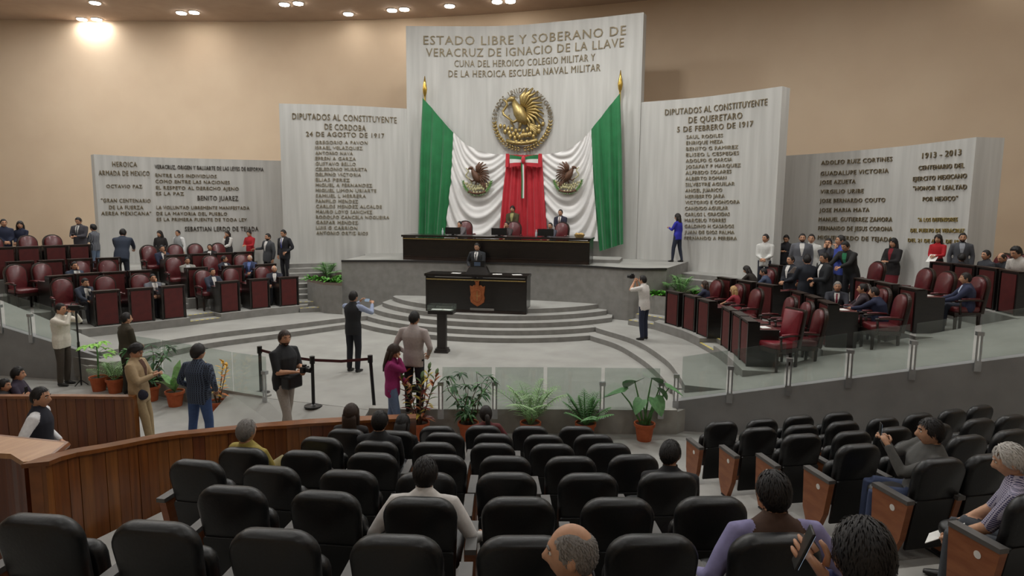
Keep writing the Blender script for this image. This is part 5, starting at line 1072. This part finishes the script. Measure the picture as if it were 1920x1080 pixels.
pp('man in a dark jacket facing left behind the back-right desks', 1850, 468, T4, 255, 1.70, sit=1, top=(52, 54, 60), dist=ddist('R', 3, 2, .9), vox=.02)
pp('balding man in a dark jacket bending down behind the back-right desks', 1876, 474, T4, 250, 1.70, sit=1, lean=18, top=(48, 50, 56), hair=('bald', 'dark'), hp=-24, dist=ddist('R', 3, 2, .8), vox=.02)
pp('dark-haired person leaning into the picture at the right edge', 1903, 462, T4, 250, 1.66, sit=1, lean=24, top=(190, 186, 180), hair=('curly', 'black'), hp=-18, dist=ddist('R', 3, 3, .9), vox=.02)
# ---- right block, seated
pp('seated woman with long brown hair in a navy jacket, front row right', 1322, 526, T1, -70, 1.6, sit=1, fem=True, top=(44, 48, 70), suit=(150, 150, 160), aL='desk', aR='desk', hair=('long', 'brown'), dist=cdist('R', 0, 0), vox=.02)
pp('blonde seated woman in a coral red top, front row right', 1376, 536, T1, -62, 1.6, sit=1, lean=10, fem=True, top=(150, 52, 62), short=True, aL='desk', aR='desk', hair=('long', 'blonde'), dist=cdist('R', 0, 1), vox=.02)
pp('dark-haired seated person bent over the second-row desks', 1398, 498, T2, -60, 1.6, sit=1, lean=30, top=(50, 44, 40), hair=('long', 'dark'), aL='desk', aR='desk', hp=-20, dist=cdist('R', 1, 0, .95), vox=.022)
pp('seated deputy in a blue-grey suit facing left, second row right', 1430, 502, T2, -70, 1.72, sit=1, lean=12, top=(62, 72, 96), suit=WHT, aL='desk', aR='desk', hp=-14, dist=cdist('R', 1, 0), vox=.02)
pp('seated deputy in a dark suit and red tie facing the camera, second row right', 1571, 527, T2, 195, 1.72, sit=1, lean=8, top=(46, 48, 56), suit=WHT, tie=(130, 32, 60), aL='desk', aR='desk', hair=('short', 'grey'), dist=cdist('R', 1, 2), vox=.018)
pp('heavy seated deputy in a navy suit reaching across a desk, seen from behind', 1640, 537, T2, -58, 1.80, sit=1, lean=14, top=(34, 40, 66), bot=(26, 28, 40), suit=(160, 164, 190), aL=(-.1, .5, -.2), aR='desk', fat=1.3, dist=cdist('R', 1, 3), vox=.016, hair=('short', 'dark'))
pp('seated deputy with a pink shirt half hidden behind the heavy man in navy', 1618, 531, T2, -75, 1.72, sit=1, top=(60, 50, 56), suit=(190, 140, 146), aL='desk', aR='desk', dist=cdist('R', 1, 3, .45), vox=.02)
pp('seated deputy in a navy suit resting both hands on his desk, third row right', 1812, 510, T3, -75, 1.80, sit=1, lean=4, top=(40, 46, 72), bot=(30, 34, 48), suit=(186, 196, 220), aL='desk', aR='desk', fat=1.12, dist=cdist('R', 2, 3), vox=.016, hair=('short', 'dark'))
# ---- audience
def seat_at(tab, k, i, dx=0, dy=.2): (x, y, z), rz = tab[k, i]; return (x+math.cos(rz)*dx-math.sin(rz)*dy, y+math.sin(rz)*dx+math.cos(rz)*dy), z, -math.degrees(rz)
def aud(label, tab, k, i, px, py, turn=0, dd=0, **kw):
    q, z, fc = seat_at(tab, k, i, 0, .2); return pp(label, px, py, z, fc+turn, sit=1, seat=.38, dist=hd(q)+dd, **kw)
aud('grey-haired man in a mustard jacket with raised knees by the near parapet', SEATS, 3, 0, 461, 785, 20, H=1.72, lean=-14, top=(158, 142, 70), bot=(150, 140, 104), hair=('short', 'grey'), aL='lap', aR='lap', knee=(.16, .36, .16), vox=.014)
aud('woman with long straight hair seated in the second row by the near parapet', SEATS, 1, 0, 658, 757, 0, H=1.66, fem=True, top=(36, 32, 32), hair=('long', 'brown'), aL='lap', aR='lap', vox=.014)
aud('man in a black jacket with short hair seated in the third row', SEATS, 2, 1, 712, 768, 4, H=1.76, top=(26, 27, 30), aL='lap', aR='lap', fat=1.12, vox=.014)
r = aud('dark-haired woman reading a white sheet in the second row', SEATS, 1, 1, 757, 776, 8, H=1.62, fem=True, top=(28, 28, 31), hair=('long', 'black'), aL='lowphone', aR='lowphone', hp=-20, vox=.014); item('paper_sheet', r[1], r[2], 'white sheet read by the woman in the second row')
aud('woman with a dark ponytail in a wine red top in the front row', SEATS, 0, 1, 911, 760, -10, H=1.6, fem=True, top=(96, 42, 44), hair=('pony', 'dark'), aL='lap', aR='arm', vox=.014)
aud('man in a white shirt with elbows out in the sixth row', SEATS, 5, 2, 797, 855, 0, H=1.76, lean=10, top=(212, 208, 204), bot=(44, 46, 56), aL='arm', aR='arm', fat=1.16, hair=('short', 'black'), vox=.012, skin=1)
pp('balding grey-haired man in profile at the bottom of the picture', 1074, 978, rfl(7), -88, 1.74, sit=1, lean=0, seat=.38, dist=2.45, top=(58, 60, 66), hair=('bald', 'grey'), vox=.014, skin=2, aL='lap', aR='lap')
r = aud('young man in a black jacket looking down by the aisle in the fifth row', SEATS, 4, 6, 1261, 823, 10, H=1.64, lean=10, top=(30, 30, 33), hair=('short', 'black'), aL='lap', aR='lowphone', hp=-24, hy=25, vox=.013); item('smartphone', r[1], r[2], 'phone in the lap of the young man by the aisle')
aud('man in a brown vest over a lilac shirt in the nearest row', SEATS, 6, 6, 1453, 880, 0, H=1.82, lean=6, top=(72, 50, 38), sleeve=(140, 136, 178), aL='arm', aR='arm', fat=1.2, hair=('short', 'black'), vox=.012)
r = pp('man in a blue shirt holding a phone to his ear at the bottom right', 1625, 968, rfl(8), -5, 1.78, sit=1, lean=4, seat=.38, dist=2.3, top=(56, 66, 120), hair=('short', 'black'), aL=(-.11, .06, .12), aR='lap', fat=1.3, vox=.012); item('smartphone', r[1], r[2], 'white phone at the ear of the man in blue at the bottom right', -1, (-.02, .0, .03)).rotation_euler = (.35, 0, math.radians(85))
r = aud('man in a grey sweater turned sideways photographing with a phone', SEATSR, 4, 0, 1748, 782, -60, .12, H=1.84, lean=-2, side=-8, top=(86, 86, 84), bot=(54, 66, 96), aL='high', aR='high', fat=1.38, hair=('short', 'black'), vox=.012, skin=2); item('smartphone', r[1], r[2], 'phone held up by the man in the grey sweater', None, (0, .02, .05))
r = aud('white-haired man in a plaid shirt writing on his lap by the aisle', SEATSR, 5, 0, 1886, 828, -38, .0, H=1.74, lean=10, top=plaid('check_shirt', (58, 58, 96), (196, 192, 206), (170, 164, 186), 22), bot=(66, 70, 76), short=True, aL='lap', aR='lap', hair=('short', 'white'), hp=-18, vox=.012, skin=2); item('paper_sheet', r[1], r[2], 'white note paper on the lap of the man in the plaid shirt')

# seats for people whose chairs the desks or the frame hide
def find(lbl): return next(o for o in COL.objects if o.get('label', '').startswith(lbl) and o.get('category') == 'person')
for lb, l in (('man in a dark jacket facing left behind', 'under the man in the dark jacket behind the back-right desks'), ('balding man in a dark jacket', 'under the balding man behind the back-right desks'), ('dark-haired person leaning into', 'under the person leaning in at the right edge')):
    o = find(lb); f = o.rotation_euler.z; put(CHAIR, (o.location.x+math.sin(f)*.06, o.location.y-math.cos(f)*.06, ZT[3]), f+math.pi, 'burgundy leather armchair '+l, 'armchair', 'leather armchairs of the right block')
for lb, k, l in (('balding grey-haired man in profile', 7, 'of the balding man at the bottom of the picture'), ('man in a blue shirt holding', 8, 'of the man in blue at the bottom right')):
    o = find(lb); put(SEAT_R, (o.location.x+.02, o.location.y-.2, rfl(k)), math.radians(5), 'black auditorium chair '+l, 'chair', 'auditorium chairs of the centre block')
a, b = find('person with dark curly hair behind').location, find('person with dark hair raising').location; c = (a+b)/2
bn = empty('wooden_bench', (c.x, c.y, ZF), .35); MB().box((-.75, -.2, .36), (.75, .2, .41), WOODC).obj('bench_seat', bn); [MB().box((x-.03, -.17, 0), (x+.03, .17, .36), EBONY).obj('leg', bn) for x in (-.6, .6)]; tag(bn, 'low wooden bench behind the far parapet', 'bench')
# ================================================================ plants
def leafm(n, c): return mat('leaf_'+n, c, .45, tuple(min(255, int(v*1.3)) for v in c), 12, spec=.4)
def leaf(mb, p, d, L, W, m, droop=.25, fold=.15):
    """lance-shaped leaf: 3 cross rows with a folded midrib"""
    d = d.normalized(); s = d.cross(Vector((0, 0, 1))); s = s.normalized() if s.length > 1e-4 else Vector((1, 0, 0)); u = s.cross(d).normalized(); vs = []
    for t, w in ((0, .08), (.3, .9), (.65, .8), (1, .02)):
        c = p+d*(L*t)-Vector((0, 0, 1))*(droop*L*t*t); vs += [c-s*(W*w*.5)+u*(fold*W*w), c, c+s*(W*w*.5)+u*(fold*W*w)]
    mb.add(vs, [(3*i+j, 3*i+j+1, 3*i+j+4, 3*i+j+3) for i in range(3) for j in range(2)], m)
def pot(e, r=.17, h=.30):
    MB().lathe([(r*.7, 0), (r*.92, h*.82), (r*1.04, h*.82), (r*1.06, h), (r*.94, h), (r*.9, h*.88), (r*.1, h*.86)], TERRA, n=20).obj('pot', e, smooth=False); MB().lathe([(r*.9, h*.84), (r*.9, h*.9)], SOIL, n=16).obj('soil', e)
def frond(e, base, d, L, m, n=12, ll=.2, lw=.022, droop=.6, name='frond'):
    mb = MB(); pts = []; d = d.normalized(); hd = Vector((d.x, d.y, 0)); 
    for i in range(n+1): t = i/n; pts.append(base+d*(L*t)-Vector((0, 0, 1))*(droop*L*t*t*.5))
    mb.tube(pts[::3], [.008]+[.006]*(len(pts[::3])-2)+[.003], m, 4)
    for i in range(2, n+1):
        dr = (pts[i]-pts[i-1]).normalized(); s = dr.cross(Vector((0, 0, 1)))
        s = s.normalized() if s.length > 1e-3 else Vector((1, 0, 0)); f = math.sin(math.pi*(.15+.8*i/n))
        for q in (-1, 1): leaf(mb, pts[i], dr*.55+s*q*.8, ll*f, lw, m, .3)
    mb.obj(name, e)
def dirv(a, el): return Vector((math.cos(a)*math.cos(el), math.sin(a)*math.cos(el), math.sin(el)))
def palm(e, z, n, L, m, rnd, el=(.7, 1.3), ll=.2, lw=.022, droop=.7):
    for i in range(n): a = 2.4*i+rnd.uniform(-.3, .3); frond(e, Vector((.03*math.cos(a), .03*math.sin(a), z)), dirv(a, rnd.uniform(*el)), L*rnd.uniform(.75, 1.1), m, 13, ll, lw, droop)
PG, DG, LG = leafm('palm', (70, 112, 62)), leafm('dark', (44, 78, 46)), leafm('pale', (122, 152, 104))
def wallfront(px):
    pts = LWR if px > 600 else LWL; best = None
    for i in range(len(pts)-1):
        a, b = pts[i], pts[i+1]
        for j in range(41):
            c = a.lerp(b, j/40); c = c+Vector((-FWD.x, -FWD.y, 0)).normalized()*.3; v = Vector((c.x, c.y, ZF+.15))-CAM; x = 960+F_PX*v.dot(RGT)/v.dot(FWD)
            if best is None or abs(x-px) < best[0]: best = (abs(x-px), c)
    return best[1]
def potted(px, py, kind, label, zf=ZF, sc=1.0):
    q = wallfront(px); e = empty('potted_plant', (q.x, q.y, zf)); pot(e); rnd = random.Random(px); z = .27
    if kind == 'palm': palm(e, z, 18, 1.15, LG, rnd, (.9, 1.45), .32, .024, .8)
    elif kind == 'bamboo': palm(e, z, 18, .72, PG, rnd, (.7, 1.45), .19, .03, .5)
    elif kind == 'fern': palm(e, z, 12, .7, LG, rnd, (.7, 1.35), .22, .026, .7)
    elif kind == 'ficus':
        for i in range(9):
            a = i*.7; p = Vector((.03*math.cos(a), .03*math.sin(a), z)); d = dirv(a, 1.15); pts = [p+d*(.21*t)+Vector((.04*math.sin(t*2+i), .04*math.cos(t+i), 0)) for t in range(5)]; MB().tube(pts, [.01, .009, .008, .006, .004], cm('bark', (92, 76, 58)), 5).obj('stem', e)
            for k in range(20):
                lb = MB(); t = rnd.uniform(1.0, 4.9); b = pts[int(t)]; leaf(lb, b, dirv(rnd.uniform(0, 6.3), rnd.uniform(-.6, .5)), rnd.uniform(.13, .2), .062, DG if k % 3 else PG, .4); lb.v = [v+Vector((rnd.uniform(-.05, .05), rnd.uniform(-.05, .05), rnd.uniform(-.05, .05))) if False else v for v in lb.v]; lb.obj('leaf', e)
    elif kind == 'croton':
        cs = [leafm('croton_red', (104, 50, 44)), leafm('croton_yellow', (176, 158, 66)), leafm('croton_green', (72, 92, 50)), leafm('croton_rust', (150, 86, 48))]
        for i in range(5):
            a = i*1.3; d = dirv(a, 1.25); p = Vector((.03*math.cos(a), .03*math.sin(a), z)); MB().tube([p, p+d*.45, p+d*.9], [.011, .01, .006], cm('bark', (92, 76, 58)), 5).obj('stem', e)
            for k in range(20): lb = MB(); t = .12+.8*k/20; leaf(lb, p+d*t, dirv(k*2.4, .2+.9*(k/20)), rnd.uniform(.18, .3), .065, cs[rnd.choice((0, 0, 1, 2, 3)) if k < 14 else rnd.choice((1, 2, 3))], .35); lb.obj('leaf', e)
    elif kind == 'yellow':
        cs = [leafm('yellow_leaf', (206, 156, 58)), leafm('pale_variegated', (186, 170, 110)), leafm('orange_leaf', (190, 116, 60))]
        for i in range(4):
            a = i*1.6; d = dirv(a, 1.3); p = Vector((.03*math.cos(a), .03*math.sin(a), z)); MB().tube([p, p+d*.75], [.01, .006], cm('bark', (92, 76, 58)), 5).obj('stem', e)
            for k in range(16): lb = MB(); leaf(lb, p+d*(.15+.6*k/16), dirv(k*2.4, .2+.8*k/16), rnd.uniform(.14, .2), .06, cs[rnd.randrange(3) if k < 11 else 0], .3); lb.obj('leaf', e)
    elif kind == 'taro':
        for i, (a, el, L, W, t) in enumerate(((2.9, .95, .62, .34, .3), (2.2, 1.2, .72, .3, .5), (.9, 1.35, .78, .28, .4), (.1, 1.05, .74, .26, .4), (-.8, 1.2, .5, .26, .9), (3.9, 1.2, .45, .22, .9), (.5, 1.3, .62, .24, .8))):
            d = dirv(a, el); p = Vector((.02*i-.05, 0, z)); q_ = p+d*L; MB().tube([p, p+d*(L*.6)+Vector((0, 0, .05)), q_], [.018, .014, .009], PG, 6).obj('stalk', e)
            mb = MB(); f = (dirv(a, -t)).normalized(); s = f.cross(Vector((0, 0, 1))).normalized(); up = s.cross(f); vs = [q_+f*.02]
            out = [(-.12, .0), (-.2, .3), (-.1, .5), (.15, .5), (.4, .36), (.62, .15), (.72, 0), (.62, -.15), (.4, -.36), (.15, -.5), (-.1, -.5), (-.2, -.3)]
            for y_, x_ in out: vs.append(q_+f*(y_*W*1.5)+s*(x_*W*1.3)+up*(abs(x_)*W*.25-.25*W*max(0, y_)**2))
            n = len(out); mb.add(vs, [(0, 1+k, 1+(k+1) % n) for k in range(n)], leafm('taro', (84, 124, 82))); mb.obj('leaf', e, smooth=True)
    elif kind == 'banana':
        for i, (a, el, L, W) in enumerate(((1.6, 1.35, .95, .2), (2.9, 1.0, .7, .18), (.2, 1.1, .75, .18), (4.6, .9, .8, .2), (5.4, 1.2, .6, .16))): lb = MB(); leaf(lb, Vector((0, 0, z)), dirv(a, el), L, W, leafm('banana', (112, 150, 96)), .35, .1); lb.obj('leaf', e)
    elif kind == 'papaya':
        MB().tube([(0, 0, z), (.02, 0, z+.5), (0, 0, z+.75)], [.02, .016, .01], PG, 6).obj('stem', e)
        for i in range(9): lb = MB(); a = i*.75; p = Vector((0, 0, z+.45+.035*i)); d = dirv(a, .35); MB().tube([p, p+d*.2], .006, PG, 4).obj('stalk', e); [leaf(lb, p+d*.2, dirv(a+k*.7, -.1), .2, .09, leafm('lime', (124, 176, 70)), .3) for k in (-1, 0, 1)]; lb.obj('leaf', e)
    tag(e, label, 'plant', 'potted plants on the audience floor'); return e
potted(785, 822, 'croton', 'potted croton with red and yellow leaves beside the woman in magenta')
potted(881, 815, 'ficus', 'potted ficus with small dark leaves behind the ponytailed woman')
potted(995, 803, 'palm', 'potted feathery palm with pale arching fronds by the low wall')
potted(1100, 808, 'bamboo', 'potted bamboo palm with dense dark fronds by the low wall')
potted(1208, 818, 'taro', 'potted plant with huge heart-shaped leaves at the end of the low wall')
potted(186, 724, 'papaya', 'potted plant with lime green leaves beside the cameraman')
potted(216, 742, 'fern', 'potted fern with pale fronds between the cameraman and the man in beige')
potted(284, 745, 'ficus', 'potted ficus behind the man in the beige jacket')
potted(328, 765, 'banana', 'potted banana-leaf plant between the beige and plaid men')
potted(409, 778, 'yellow', 'potted croton with orange and yellow leaves right of the plaid shirt')
# planter plants
def planterplant(px, py, z, sc, label, low, ll):
    q = Vector(px) if isinstance(px, tuple) else P(px, py, z); e = empty('planter_palm', (q.x, q.y, z)); rnd = random.Random(5); palm(e, 0, 18, .8*sc, leafm('planter_palm', (98, 138, 82)), rnd, (.8, 1.45), .3*sc, .025, .8); tag(e, label, 'plant')
    for i, (a, b) in enumerate(low):
        p = Vector((a, b)) if a < 100 else P(a, b, z); e = empty('foliage_plant', (p.x, p.y, z)); m = leafm('bright', (72, 128, 44))
        for k in range(26): lb = MB(); aa = k*2.4; leaf(lb, Vector((.05*math.cos(aa), .05*math.sin(aa), .0)), dirv(aa, rnd.uniform(.35, 1.3)), rnd.uniform(.22, .38), .09, m, .5); lb.obj('leaf', e)
        tag(e, 'low bright green foliage plant in the %s planter, %s from the left' % (ll, ORD[i]), 'plant', 'low foliage in the %s planter' % ll)
planterplant(615, 520, 1.1, 1.05, 'bushy palm growing in the left planter beside the stage', [(582, 524), (598, 526), (614, 529), (629, 530), (636, 524)], 'left')
planterplant(pol(10.1, 39.6), 0, 1.04, 1.15, 'bushy palm growing in the right planter below the walking woman', [pol(9.5, 35.6), pol(9.5, 37.3), pol(9.55, 38.9), pol(9.6, 40.5), pol(10.5, 40.6)], 'right')
# small things on desks
for i, (sd, k, j, l) in enumerate((('R', 0, 5, 'nearest front-row desk of the right block'), ('R', 1, 5, 'nearest second-row desk of the right block'), ('R', 2, 4, 'nearest third-row desk of the right block'), ('L', 0, 4, 'fifth front-row desk of the left block'))):
    p, rz = DEPTS[sd, k, j]; o = MB().box((-.12, -.09, 0), (.12, .09, .006), WHITEP).obj('paper_sheet', loc=(p.x-math.sin(rz)*.36, p.y+math.cos(rz)*.36, ZT[k]+.72)); o.rotation_euler = (0, 0, rz+.2); tag(o, 'white sheet of paper on the '+l, 'paper')
